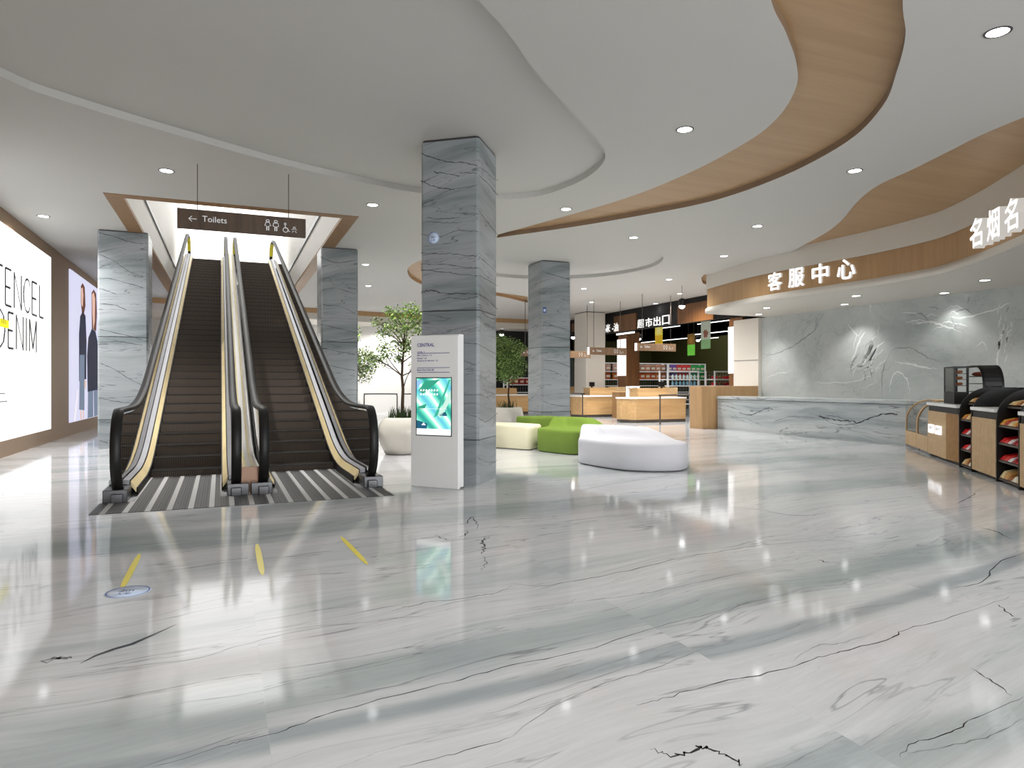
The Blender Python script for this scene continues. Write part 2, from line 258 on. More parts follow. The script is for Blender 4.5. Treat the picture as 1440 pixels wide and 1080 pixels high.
# ------------------------------------------------------------------ mesh builder
class MB:
    def __init__(s): s.v = []; s.f = []; s.m = []; s.sm = []
    def add(s, vs, fs, mi=0, smooth=False):
        o = len(s.v); s.v += [tuple(v) for v in vs]
        for f in fs: s.f.append(tuple(i+o for i in f)); s.m.append(mi); s.sm.append(smooth)
        return s
    def box(s, x0, x1, y0, y1, z0, z1, mi=0, mat=None):
        vs = [Vector((x, y, z)) for z in (z0, z1) for y in (y0, y1) for x in (x0, x1)]
        if mat is not None: vs = [mat @ v for v in vs]
        return s.add(vs, [(0, 2, 3, 1), (4, 5, 7, 6), (0, 1, 5, 4), (2, 6, 7, 3), (0, 4, 6, 2), (1, 3, 7, 5)], mi)
    def prism(s, pts, z0, z1, mi=0, smooth=False, caps=True, mat=None, top=None):
        n = len(pts); vs = [Vector((p[0], p[1], z0)) for p in pts] + [Vector((p[0], p[1], z1)) for p in pts]
        if mat is not None: vs = [mat @ v for v in vs]
        fs = [(i, (i+1) % n, n+(i+1) % n, n+i) for i in range(n)]
        s.add(vs, fs, mi, smooth)
        if caps:
            s.add(vs, [tuple(range(n-1, -1, -1)), tuple(range(n, 2*n))], mi if top is None else top)
        return s
    def tube(s, pts, r, mi=0, seg=8, closed=False, smooth=True):
        pts = [Vector(p) for p in pts]; n = len(pts)
        rs = r if isinstance(r, (list, tuple)) else [r]*n
        vs = []; up0 = None
        for i, p in enumerate(pts):
            t = (pts[min(i+1, n-1)]-pts[max(i-1, 0)])
            if t.length < 1e-9: t = Vector((0, 0, 1))
            t.normalize()
            ref = up0 if up0 is not None else (Vector((0, 0, 1)) if abs(t.z) < .9 else Vector((1, 0, 0)))
            a = t.cross(ref)
            if a.length < 1e-6: a = t.cross(Vector((0, 1, 0)))
            a.normalize(); b = a.cross(t).normalized(); up0 = b
            for k in range(seg):
                an = 2*PI*k/seg; vs.append(p + (a*math.cos(an)+b*math.sin(an))*rs[i])
        fs = [(i*seg+k, i*seg+(k+1) % seg, (i+1)*seg+(k+1) % seg, (i+1)*seg+k) for i in range(n-1) for k in range(seg)]
        fs += [tuple(range(seg-1, -1, -1)), tuple((n-1)*seg+k for k in range(seg))]
        return s.add(vs, fs, mi, smooth)
    def sweep(s, path, prof, mi=0, smooth=False, cap=True, side=Vector((1, 0, 0))):
        """path in a plane normal to side; prof = (offset along side, offset along path normal)."""
        n = len(path); k = len(prof); vs = []
        for i, p in enumerate(path):
            p = Vector(p); t = (Vector(path[min(i+1, n-1)])-Vector(path[max(i-1, 0)])).normalized()
            nn = side.cross(t).normalized()
            for a, b in prof: vs.append(p+side*a+nn*b)
        fs = [(i*k+j, i*k+(j+1) % k, (i+1)*k+(j+1) % k, (i+1)*k+j) for i in range(n-1) for j in range(k)]
        if cap: fs += [tuple(range(k-1, -1, -1)), tuple((n-1)*k+j for j in range(k))]
        return s.add(vs, fs, mi, smooth)
    def lathe(s, prof, seg=32, mi=0, c=(0, 0, 0), smooth=True):
        n = len(prof); vs = [(c[0]+r*math.cos(2*PI*k/seg), c[1]+r*math.sin(2*PI*k/seg), c[2]+z) for r, z in prof for k in range(seg)]
        fs = [(i*seg+k, i*seg+(k+1) % seg, (i+1)*seg+(k+1) % seg, (i+1)*seg+k) for i in range(n-1) for k in range(seg)]
        if prof[0] != prof[-1]: fs += [tuple(range(seg-1, -1, -1)), tuple((n-1)*seg+k for k in range(seg))]
        return s.add(vs, fs, mi, smooth)
    def ribbon(s, pts, nrm, w, mi=0, lift=.001):
        """flat strip following pts on a surface with normal nrm; w = width list or number"""
        pts = [Vector(p) for p in pts]; n = len(pts); vs = []
        for i, p in enumerate(pts):
            t = (pts[min(i+1, n-1)]-pts[max(i-1, 0)]).normalized(); a = nrm.cross(t).normalized()
            wi = w[i] if isinstance(w, (list, tuple)) else w
            vs += [p+a*wi/2+nrm*lift, p-a*wi/2+nrm*lift]
        return s.add(vs, [(2*i, 2*i+1, 2*i+3, 2*i+2) for i in range(n-1)], mi)
    def build(s, name, mats, parent=None, bevel=0, bseg=2, loc=None, rotz=0, subsurf=0, tris=False):
        me = bpy.data.meshes.new(name); me.from_pydata(s.v, [], s.f)
        if not isinstance(mats, (list, tuple)): mats = [mats]
        for m in mats: me.materials.append(m)
        for p, mi, sm in zip(me.polygons, s.m, s.sm): p.material_index = mi; p.use_smooth = sm
        me.update()
        bm = bmesh.new(); bm.from_mesh(me)
        bmesh.ops.remove_doubles(bm, verts=bm.verts, dist=1e-5)
        bmesh.ops.recalc_face_normals(bm, faces=bm.faces); bm.to_mesh(me); bm.free()
        o = bpy.data.objects.new(name, me); C.objects.link(o)
        if loc is not None: o.location = loc
        o.rotation_euler.z = rotz
        if parent is not None: o.parent = parent
        if bevel:
            b = o.modifiers.new('b', 'BEVEL'); b.width = bevel; b.segments = bseg; b.limit_method = 'ANGLE'; b.angle_limit = .6
            for p in me.polygons: p.use_smooth = True
            w = o.modifiers.new('w', 'WEIGHTED_NORMAL'); w.keep_sharp = True
        if subsurf:
            b = o.modifiers.new('s', 'SUBSURF'); b.levels = subsurf; b.render_levels = subsurf
            for p in me.polygons: p.use_smooth = True
        return o
def tag(o, label=None, cat=None, group=None, kind=None):
    if label: o['label'] = label
    if cat: o['category'] = cat
    if group: o['group'] = group
    if kind: o['kind'] = kind
    return o
def struct(o): o['kind'] = 'structure'; return o
def empty(name, loc=(0, 0, 0), rotz=0, **k):
    o = bpy.data.objects.new(name, None); C.objects.link(o); o.location = loc; o.rotation_euler.z = rotz
    return tag(o, **k)
def copy_tree(o, parent=None):
    c = o.copy(); C.objects.link(c)
    if parent is not None: c.parent = parent
    for ch in [x for x in list(bpy.data.objects) if x.parent == o]: copy_tree(ch, c)
    return c
def cr_spline(pts, n=8, closed=False):
    out = []; m = len(pts); pts = [Vector(p).to_3d() if len(p) == 2 else Vector(p) for p in pts]
    g = (lambda i: pts[i % m]) if closed else (lambda i: pts[max(0, min(m-1, i))])
    for i in range(m if closed else m-1):
        a, b, c, d = g(i-1), g(i), g(i+1), g(i+2)
        for k in range(n):
            t = k/n; out.append(.5*((2*b)+(c-a)*t+(2*a-5*b+4*c-d)*t*t+(3*b-a-3*c+d)*t**3))
    if not closed: out.append(pts[-1])
    return out
def poly_fill(loops, z, mb, mi=0):
    """filled polygon with holes: first loop is the outline"""
    bm = bmesh.new(); es = []
    for lp in loops:
        vs = [bm.verts.new((p[0], p[1], 0)) for p in lp]
        es += [bm.edges.new((vs[i], vs[(i+1) % len(vs)])) for i in range(len(vs))]
    bmesh.ops.triangle_fill(bm, edges=es, use_beauty=True, use_dissolve=False)
    bm.verts.index_update()
    mb.add([(v.co.x, v.co.y, z) for v in bm.verts], [tuple(v.index for v in f.verts) for f in bm.faces], mi); bm.free()
def text_mesh(body, size, ext, bold=0., space=1.):
    cu = bpy.data.curves.new('tmp', 'FONT'); cu.body = body; cu.size = size; cu.extrude = ext; cu.offset = bold
    cu.resolution_u = 3; cu.space_character = space
    o = bpy.data.objects.new('tmp', cu); C.objects.link(o)
    bpy.context.view_layer.update(); dg = bpy.context.evaluated_depsgraph_get()
    me = bpy.data.meshes.new_from_object(o.evaluated_get(dg)); bpy.data.objects.remove(o)
    vs = [v.co.copy() for v in me.vertices]; fs = [tuple(p.vertices) for p in me.polygons]
    nz = [abs(p.normal.z) > .5 for p in me.polygons]
    bpy.data.meshes.remove(me); return vs, fs, nz
def put_text(mb, body, origin, a, height, ext=.002, bold=0., mi=0, side_mi=None, width=None, space=1., up=Vector((0, 0, 1)), anchor='l'):
    """fit body into the given cap height (and width) with its lower left corner at origin, running along a"""
    vs, fs, nz = text_mesh(body, 1., .0, bold, space)
    if not vs: return
    xs = [v.x for v in vs]; ys = [v.y for v in vs]; x0, x1, y0, y1 = min(xs), max(xs), min(ys), max(ys)
    k = height/(y1-y0); kx = k if width is None else width/(x1-x0)
    a = Vector(a).normalized(); nrm = a.cross(up).normalized(); O = Vector(origin)
    if anchor == 'c': O = O - a*(x1-x0)*kx/2
    base = [O + a*((v.x-x0)*kx) + up*((v.y-y0)*k) for v in vs]
    if ext <= .004:
        mb.add([p+nrm*ext for p in base], fs, mi); return
    # front, back and sides
    mb.add([p+nrm*ext for p in base], fs, mi)
    cnt = {}
    for f in fs:
        for i in range(len(f)):
            e = (f[i], f[(i+1) % len(f)]); key = tuple(sorted((tuple(round(c, 5) for c in base[e[0]]), tuple(round(c, 5) for c in base[e[1]]))))
            cnt.setdefault(key, []).append(e)
    for key, es in cnt.items():
        if len(es) == 1:
            i, j = es[0]; mb.add([base[i], base[j], base[j]+nrm*ext, base[i]+nrm*ext], [(0, 1, 2, 3)], mi if side_mi is None else side_mi)
# ================================================================== THE SETTING
# ---- floor with traced veins
XL, YB, YF = -3.66, -5., 36.
fl = MB(); fl.add([(XL, YB, 0), (34, YB, 0), (34, YF+10, 0), (XL, YF+10, 0)], [(0, 1, 2, 3)])
UP = Vector((0, 0, 1))
def wob(pts, n=5, amp=.012, seed=0):
    r = random.Random(seed); sp = cr_spline([tuple(p) for p in pts], n)
    return [Vector(p)+Vector((r.uniform(-amp, amp), r.uniform(-amp, amp), 0)) for p in sp]
veins = [ # (width m, material, pixels)
 (.022, 1, [(676, 779), (680, 770), (678, 762), (686, 755)]), (.01, 2, [(680, 782), (683, 792), (676, 803)]),
 (.016, 1, [(613, 752), (620, 757), (634, 759)]), (.013, 1, [(644, 737), (655, 736), (662, 727), (669, 734), (672, 745)]), (.012, 1, [(646, 755), (655, 752), (658, 746)]),
 (.008, 2, [(610, 763), (660, 757), (720, 750)]),
 (.03, 2, [(66, 931), (80, 926), (95, 925)]),
 (.0045, 2, [(0, 967), (65, 955), (190, 937), (280, 925), (340, 907), (435, 885), (550, 870), (600, 866)]),
 (.006, 1, [(215, 1080), (310, 1050), (345, 1042), (400, 1027), (460, 1005), (550, 980), (650, 955), (720, 935), (820, 915), (910, 885), (1000, 862), (1085, 835)]),
 (.008, 1, [(720, 820), (760, 824), (820, 815), (885, 802), (955, 785), (1010, 776), (1070, 767), (1165, 760), (1230, 766)]),
 (.006, 2, [(720, 860), (770, 852), (850, 842), (920, 832), (1000, 815), (1070, 800), (1140, 791)]),
 (.008, 1, [(895, 992), (935, 982), (1000, 962), (1080, 947), (1150, 925), (1200, 912), (1260, 895), (1270, 887), (1340, 867), (1420, 840)]),
 (.005, 2, [(1110, 932), (1150, 908), (1180, 905), (1230, 890)]),
 (.012, 1, [(1345, 827), (1385, 815), (1405, 792), (1440, 777)]),
 (.014, 1, [(920, 1055), (945, 1062), (970, 1057), (985, 1050), (1005, 1055), (1030, 1067), (1045, 1076)]),
 (.008, 1, [(1362, 939), (1390, 955), (1420, 977)]),
 (.005, 2, [(720, 1037), (760, 1005), (840, 965), (920, 940), (980, 915), (1010, 905)]),
 (.012, 1, [(1025, 713), (1070, 717), (1105, 724), (1140, 725), (1160, 721)]),
 (.01, 2, [(800, 692), (855, 682), (920, 672)]), (.007, 2, [(720, 746), (820, 730), (935, 720), (1020, 715)]),
 (.004, 2, [(300, 883), (396, 868), (452, 857), (487, 854), (522, 849), (554, 841), (580, 839)]),
 (.0045, 2, [(344, 898), (373, 892), (431, 882), (481, 878), (522, 875), (562, 869), (615, 867)]),
 (.006, 1, [(551, 859), (568, 854), (586, 851), (606, 846), (635, 844), (679, 837), (697, 834), (720, 824)]),
 (.004, 2, [(130, 789), (215, 782), (325, 766), (443, 745), (560, 722), (720, 703)]), (.004, 2, [(0, 749), (125, 739)]),
 (.0035, 2, [(87, 878), (160, 880), (225, 865), (275, 850), (325, 840), (400, 833), (500, 815)]),
 (.005, 1, [(1265, 1065), (1285, 1045), (1340, 1030), (1370, 1010), (1440, 980)]), (.005, 2, [(1275, 1060), (1345, 1047), (1400, 1032), (1440, 1010)]),
 (.0035, 2, [(150, 1010), (250, 990), (350, 975), (450, 950), (560, 925), (720, 890)]), (.0035, 2, [(720, 975), (790, 955), (880, 925), (960, 900), (1040, 880)]),
 (.004, 1, [(560, 1080), (640, 1060), (720, 1037)]), (.004, 2, [(700, 1000), (800, 965), (880, 940)]),
 (.014, 1, [(1170, 792), (1150, 788)]), (.009, 1, [(1402, 850), (1418, 862), (1426, 868)]), (.014, 1, [(1375, 742), (1400, 747), (1420, 758)]), (.01, 1, [(1345, 710), (1365, 698), (1372, 692)])]
for i, (w, mi, px) in enumerate(veins):
    pts = wob([P(x, y) for x, y in px], 6, w*1.2, i); n = len(pts); r = random.Random(i)
    fl.ribbon(pts, UP, [w*r.uniform(.35, 1.1)*min(1, .15+3*min(k, n-1-k)/n) for k in range(n)], mi, .0007)
pts = [P(x, y) for x, y in [(113, 933), (135, 922), (160, 913), (185, 906), (215, 893), (248, 878)]]
fl.ribbon(pts, UP, [.002, .02, .028, .03, .02, .002], 1, .0007)
struct(fl.build('floor', [M['floor'], M['vein_dark'], M['vein_soft']]))
# ---- ceiling outlines (plan)
circ1 = cr_spline([(-2.11, 8.32), (-1.59, 8.81), (-.57, 9.43), (.74, 10.14), (1.9, 10.55), (2.9, 10.78), (4.0, 10.7), (4.68, 10.28), (4.94, 9.51), (4.96, 8.8), (4.75, 8.08), (4.17, 7.42), (2.93, 6.26), (2.13, 5.42), (1., 4.5), (-.4, 3.9), (-2., 3.9), (-3., 5.0), (-3.1, 6.6)], 6, True)
circ2 = [(7.72+2.68*math.cos(t*PI/28), 15.62+2.72*math.sin(t*PI/28)) for t in range(56)]
rin = cr_spline([(3.2, 3.5), (4.05, 4.27), (4.54, 4.61), (5.09, 5.03), (5.5, 5.45), (5.9, 6.11), (6.14, 6.9), (6.25, 8.32), (6.06, 10.1), (5.18, 13.16)], 6)
rout = cr_spline([(5.26, 13.45), (6.24, 12.02), (7.0, 10.66), (7.57, 9.36), (7.64, 7.83), (7.32, 6.41), (6.75, 5.43), (6.12, 4.76), (5.56, 4.24), (5.03, 3.86), (4., 3.0), (3.3, 2.7), (2.9, 3.0)], 6)
ribbon = rin + rout
fasc_ctrl = [(12.9, 16.02), (12.68, 15.85), (12.61, 15.55), (12.3, 14.0), (12.22, 12.8), (12.3, 11.3), (12.37, 10.1), (12.28, 9.0), (12.08, 8.35), (11.47, 7.32), (10.73, 6.3), (10.0, 5.35), (9.3, 4.2), (8.8, 2.8)]
fascia = cr_spline(fasc_ctrl, 6)
wave = cr_spline([(8.2, 2.8), (8.42, 4.2), (8.54, 5.01), (8.66, 5.58), (8.84, 6.06), (9.15, 6.91), (9.33, 7.52), (9.66, 8.11), (10.07, 8.67), (10.67, 9.42), (11.24, 10.27), (11.88, 11.54), (12.2, 12.2)], 5)
fb = [p for p in fascia if p.y < 12.3]
wavepoly = wave + [Vector((p.x+.1, p.y, 0)) for p in fb]
cresc = cr_spline([P(x, y, ZC) for x, y in [(742, 417), (700, 411), (640, 400), (604, 390), (592, 381), (604, 375), (640, 366)]], 5) + cr_spline([P(x, y, ZC) for x, y in [(640, 362), (600, 364), (578, 373), (573, 382), (580, 393), (600, 402), (640, 409), (700, 416), (742, 426)]], 5)
cresc2 = [P(x, y, ZC) for x, y in [(990, 386), (986, 391), (988, 398), (1001, 404), (1010, 400), (1010, 385)]]
WX0, WX1, WY0, WY1 = -1.86, 2.24, 12.72, 26.2
well = [(WX0, WY0), (WX1, WY0), (WX1, WY1), (WX0, WY1)]
CX1 = 15.4
outline = [(XL, YB), (CX1, YB), (CX1, 19.0), (CX1, YF), (XL, YF)]
cl = MB()
poly_fill([outline, circ1, circ2, ribbon, wavepoly, cresc, cresc2, well], ZC, cl)
def riser(loop, mi, h=REC):
    n = len(loop)
    for i in range(n):
        a, b = loop[i], loop[(i+1) % n]
        cl.add([(a[0], a[1], ZC), (b[0], b[1], ZC), (b[0], b[1], ZC+h), (a[0], a[1], ZC+h)], [(0, 1, 2, 3)], mi)
for lp, mi, capm in ((circ1, 0, 0), (circ2, 0, 0), (ribbon, 2, 1), (wavepoly, 2, 1), (cresc, 1, 1), (cresc2, 1, 1)):
    riser(lp, mi); poly_fill([lp], ZC+REC, cl, capm)
# bodies of slab above (keeps light out)
cl.box(XL, CX1, YB, WY0-.3, ZC+.3, ZC+.4); cl.box(WX1+.3, CX1, WY0-.3, YF, ZC+.3, ZC+.4); cl.box(XL, WX0-.3, WY0-.3, YF, ZC+.3, ZC+.4)
struct(cl.build('ceiling', [M['ceiling'], M['ceil_wood'], M['riser']]))
# ---- escalator well: wood frame and side walls, upper landing
wf = MB(); fw = .27
outer = well; inner = [(WX0+fw, WY0+fw), (WX1-fw, WY0+fw), (WX1-fw, WY1), (WX0+fw, WY1)]
wf.box(WX0, WX0+fw, WY0, WY1, ZC-.012, ZC+.05); wf.box(WX1-fw, WX1, WY0, WY1, ZC-.012, ZC+.05); wf.box(WX0+fw, WX1-fw, WY0, WY0+fw*.8, ZC-.012, ZC+.05)
struct(wf.build('trim_1', M['teak']))
ww = MB()
for sgn, xa in ((-1, WX0+fw), (1, WX1-fw)):
    ww.box(min(xa, xa+sgn*.28), max(xa, xa+sgn*.28), WY0+fw*.8, 30, ZC+.05, 5.0)      # slab edge
    ww.box(min(xa+sgn*.14, xa+sgn*.3), max(xa+sgn*.14, xa+sgn*.3), WY0-.3, 30, 5.0, 9.6)    # upper wall
    ww.box(min(xa+sgn*.10, xa+sgn*.15), max(xa+sgn*.10, xa+sgn*.15), WY0, 30, 5.42, 5.5, 1)
ww.box(WX0-.3, WX1+.3, WY0-.3, WY0-.2, ZC+.3, 9.6)
ww.box(WX0-.3, WX1+.3, WY0-.3, 30.2, 9.6, 9.7)
struct(ww.build('wall_stairwell', [M['white_wall'], M['darksteel']]))
lw = MB(); lw.box(WX0-.3, WX1+.3, 30., 30.1, 4.4, 9.6)
struct(lw.build('window_1', M['stair_light']))
uf = MB(); uf.box(WX0+fw, WX1-fw, 26.4, 30., 5.3, 5.52); struct(uf.build('floor_upper', M['white_wall']))
# ---- left wall
wl = MB(); wl.box(XL-.3, XL, YB, YF, 0, ZC); struct(wl.build('wall_left', M['taupe']))
# ---- far wall, bright, and a dropped fascia
wb = MB(); wb.box(XL, 12.15, 31.5, 31.7, 0, ZC); struct(wb.build('wall_back', M['white_wall']))
ff = cr_spline([(XL, 27.2), (1.5, 28.4), (5., 29.2), (8.5, 29.8), (12., 29.9), (15.4, 30.)], 6)
fm = MB()
for i in range(len(ff)-1):
    a, b = ff[i], ff[i+1]
    for z0, z1, mi, dx in ((4.2, 4.4, 1, -.05), (3.95, 4.2, 0, 0)):
        fm.add([(a.x, a.y+dx, z0), (b.x, b.y+dx, z0), (b.x, b.y+dx, z1), (a.x, a.y+dx, z1)], [(0, 1, 2, 3)], mi)
    fm.add([(a.x, a.y, 3.95), (b.x, b.y, 3.95), (b.x, 31.5, 3.95), (a.x, 31.5, 3.95)], [(0, 1, 2, 3)], 0)
    fm.add([(a.x, a.y-.05, 4.2), (b.x, b.y-.05, 4.2), (b.x, b.y, 4.2), (a.x, a.y, 4.2)], [(0, 1, 2, 3)], 0)
struct(fm.build('trim_2', [M['cream'], M['fascia_wood']]))
# ---- reception fascia and soffit
def strip(mb, path, z0, z1, out, mi):
    n = len(path); q = []
    for i, p in enumerate(path):
        t = (path[min(i+1, n-1)]-path[max(i-1, 0)]).normalized(); q.append(Vector((p.x+t.y*out, p.y-t.x*out, 0)))
    for i in range(n-1): mb.add([(q[i].x, q[i].y, z0), (q[i+1].x, q[i+1].y, z0), (q[i+1].x, q[i+1].y, z1), (q[i].x, q[i].y, z1)], [(0, 1, 2, 3)], mi, True)
    return q
fa = MB(); ext = [Vector((15.4, 16.02, 0))]+fascia
fa2 = fascia
strip(fa, ext, 4.0, ZC+REC, 0.03, 0); struct(fa.build('trim_3', M['cream']))
fa = MB(); strip(fa, ext, 3.47, 4.02, 0., 0)
qa = strip(fa, ext, 4.0, 4.001, .03, 0)
struct(fa.build('trim_4', M['fascia_wood']))
fa = MB(); q0 = strip(fa, ext, 3.49, 3.4901, 0, 0); q1 = strip(fa, ext, 3.33, 3.44, .06, 0)
for i in range(len(ext)-1):
    fa.add([(q0[i].x, q0[i].y, 3.49), (q0[i+1].x, q0[i+1].y, 3.49), (q1[i+1].x, q1[i+1].y, 3.44), (q1[i].x, q1[i].y, 3.44)], [(0, 1, 2, 3)], 0, True)
poly_fill([[(p.x, p.y) for p in q1]+[(15.4, 2.8)]], 3.33, fa, 0)
struct(fa.build('ceiling_soffit', M['cream']))
# ---- reception back wall with traced figure
bw = MB(); bw.box(15.12, 15.4, 2.8, 16.35, 0, 3.33)
NX = Vector((-1, 0, 0))
def z7(l): return [PX(1040+x/3.6, 400+y/3.6, 15.12) for x, y in l]
wv = [(.035, 2, [(105, 350), (170, 355), (260, 320), (330, 270), (375, 240), (400, 190), (430, 135)]), (.02, 2, [(375, 240), (390, 200), (385, 160)]),
 (.06, 1, [(640, 235), (600, 300), (570, 390)]), (.07, 1, [(680, 300), (640, 380), (600, 430)]), (.06, 1, [(740, 285), (690, 330), (640, 430)]), (.03, 1, [(545, 200), (580, 240), (610, 270)]),
 (.03, 1, [(560, 400), (640, 420), (700, 440)]), (.045, 1, [(780, 390), (850, 400), (930, 420), (1000, 425)]), (.025, 1, [(380, 500), (540, 495), (620, 480), (690, 450)]),
 (.04, 1, [(870, 200), (960, 190), (1040, 210), (1130, 245)]), (.035, 1, [(1060, 160), (1130, 170), (1280, 130), (1380, 90)]),
 (.06, 1, [(1350, 160), (1330, 250), (1310, 350), (1300, 420)]), (.03, 1, [(1380, 180), (1360, 260), (1330, 330)]), (.03, 2, [(850, 160), (920, 150), (960, 190)]),
 (.02, 2, [(740, 390), (780, 330), (860, 320), (920, 350), (990, 385), (1050, 390)]), (.018, 2, [(720, 570), (725, 440), (745, 380)]), (.03, 1, [(700, 340), (670, 400), (620, 450)]),
 (.022, 2, [(660, 290), (650, 340), (615, 390)]), (.022, 2, [(700, 310), (670, 360), (640, 400)]), (.03, 2, [(1165, 60), (1155, 100)]), (.02, 2, [(1070, 150), (1085, 200), (1105, 235)]),
 (.02, 1, [(270, 440), (200, 450), (130, 470)]), (.03, 1, [(760, 560), (770, 480), (800, 440), (850, 490), (860, 560)]), (.02, 1, [(1180, 330), (1220, 295), (1240, 300), (1260, 350)])]
rw = random.Random(77)
for k in range(34):
    cx_, cy_ = rw.gauss(655, 45), rw.gauss(370, 65); an = rw.gauss(-1.05, .35); ln = rw.uniform(40, 110); bb_ = rw.uniform(-14, 14)
    wv.append((rw.uniform(.012, .035), 1 if rw.random() < .85 else 2, [(cx_-math.cos(an)*ln/2, cy_-math.sin(an)*ln/2), (cx_+bb_, cy_+bb_*.4), (cx_+math.cos(an)*ln/2, cy_+math.sin(an)*ln/2)]))
for k in range(16):
    cx_, cy_ = rw.gauss(1335, 22), rw.uniform(120, 400); ln = rw.uniform(30, 80)
    wv.append((rw.uniform(.012, .03), 1 if rw.random() < .85 else 2, [(cx_+8, cy_-ln/2), (cx_, cy_), (cx_-6, cy_+ln/2)]))
for k in range(14):
    cx_, cy_ = rw.uniform(860, 1150), rw.uniform(110, 230); ln = rw.uniform(40, 110)
    wv.append((rw.uniform(.01, .03), 1 if rw.random() < .85 else 2, [(cx_-ln/2, cy_+rw.uniform(-10, 22)), (cx_, cy_-8), (cx_+ln/2, cy_+rw.uniform(-10, 22))]))
for i, (w, mi, l) in enumerate(wv):
    rr = random.Random(i+50); base = z7(l); sp = cr_spline([tuple(p) for p in base], 6); n = len(sp)
    sp = [p+Vector((0, rr.uniform(-.02, .02), rr.uniform(-.02, .02))) for p in sp]
    bw.ribbon(sp, NX, [w*rr.uniform(.5, 1.3)*min(1, .1+3*min(k, n-1-k)/n) for k in range(n)], mi, .002)
struct(bw.build('wall_right', [M['backwall'], M['vein_white'], M['vein_grey']]))
pl = MB(); pl.box(15.0, 15.7, 16.35, 17.45, 0, 3.33); pl.box(14.995, 15.0, 16.35, 17.45, 2.03, 2.045, 1)
struct(pl.build('trim_5', [M['cream'], M['kick']]))
# ---- store shell
ss = MB(); ss.box(15.6, 34, 3, 3.2, 0, 5.5); ss.box(33.8, 34, 3, 46, 0, 5.5); ss.box(15.4, 34, 45.8, 46, 0, 5.5)
ss.box(15.45, 34, 3, 46, 5.5, 5.6); ss.box(15.4, 15.6, 31.5, 46, 0, 5.5)
ss.box(15.6, 34, 17.46, 17.6, 0, 5.5)
struct(ss.build('wall_store', M['store_black']))
so = MB(); so.box(19, 33.8, 36.0, 36.2, 0, 3.9); so.box(24.5, 24.7, 17.6, 36, 0, 3.9); struct(so.build('wall_store_back', M['olive']))
sg = MB(); sg.box(15.6, 19, 36.0, 36.2, 0, 3.3); struct(sg.build('wall_store_grey', M['storegrey']))
wk = MB(); wk.box(12.15, 15.4, 31.5, 31.7, 0, ZC); struct(wk.build('wall_store_corner', M['store_black']))
# header above the store openings
hd = MB(); hd.box(15.42, 15.6, 17.5, 31.5, 3.52, ZC)
struct(hd.build('wall_header', M['store_black']))
hp = MB()
for y0, y1 in ((18.9, 20.9), (23.7, 25.4), (28.2, 29.3)): hp.box(15.36, 15.42, y0, y1, 3.52, 4.2)
struct(hp.build('trim_6', M['store_pillar']))
# ================================================================== THINGS
# ---- columns
def PN(x, y, p0, nr):
    l = (x-720)/FPX; d = Vector((l*cY+sY, cY-l*sY, (HOR-y)/FPX)); o = Vector((0, 0, HE)); return o+d*((p0-o).dot(nr)/d.dot(nr))
def column(x0, x1, y0, y1, z1, mat, label, rot=0, c=None, cap=True, name='column', veins=()):
    if c is None: cx, cy = (x0+x1)/2, (y0+y1)/2; w, h = x1-x0, y1-y0
    else: cx, cy = c; w, h = x1-x0, y1-y0
    e = empty(name, (cx, cy, 0), rot, label=label, cat='column')
    ch = .035; hw, hh = w/2, h/2
    pts = [(-hw+ch, -hh), (hw-ch, -hh), (hw, -hh+ch), (hw, hh-ch), (hw-ch, hh), (-hw+ch, hh), (-hw, hh-ch), (-hw, -hh+ch)]
    sh = MB().prism(pts, 0.0, z1-.03, 0); iv = (Matrix.Translation((cx, cy, 0)) @ Matrix.Rotation(rot, 4, 'Z')).inverted()
    for vi, (wv_, face, px) in enumerate(veins):
        nl = Vector(face); p0 = (Matrix.Translation((cx, cy, 0)) @ Matrix.Rotation(rot, 4, 'Z')) @ Vector((nl.x*hw, nl.y*hh, 0)); nr = Matrix.Rotation(rot, 3, 'Z') @ nl
        rr = random.Random(vi); q = cr_spline([tuple(iv @ PN(x, y, p0, nr)) for x, y in px], 6); n = len(q)
        q = [p+Vector((0, 0, rr.uniform(-.008, .008))) for p in q]
        sh.ribbon(q, nl, [wv_*rr.uniform(.4, 1.2) for _ in q], 1, .0015)
    sh.build('shaft', [mat, M['vein_col']], e)
    pt = [(x*1.015, y*1.015) for x, y in pts]
    MB().prism([(x*.97, y*.97) for x, y in pts], z1-.03, z1, 0).build('cap', M['darksteel'], e)
    return e
def z5(l): return [(480+x/4.154, 180+y/4.154) for x, y in l]
def z6(l): return [(480+x/4, 430+y/4) for x, y in l]
FA_, FB_ = (0, -1, 0), (1, 0, 0)
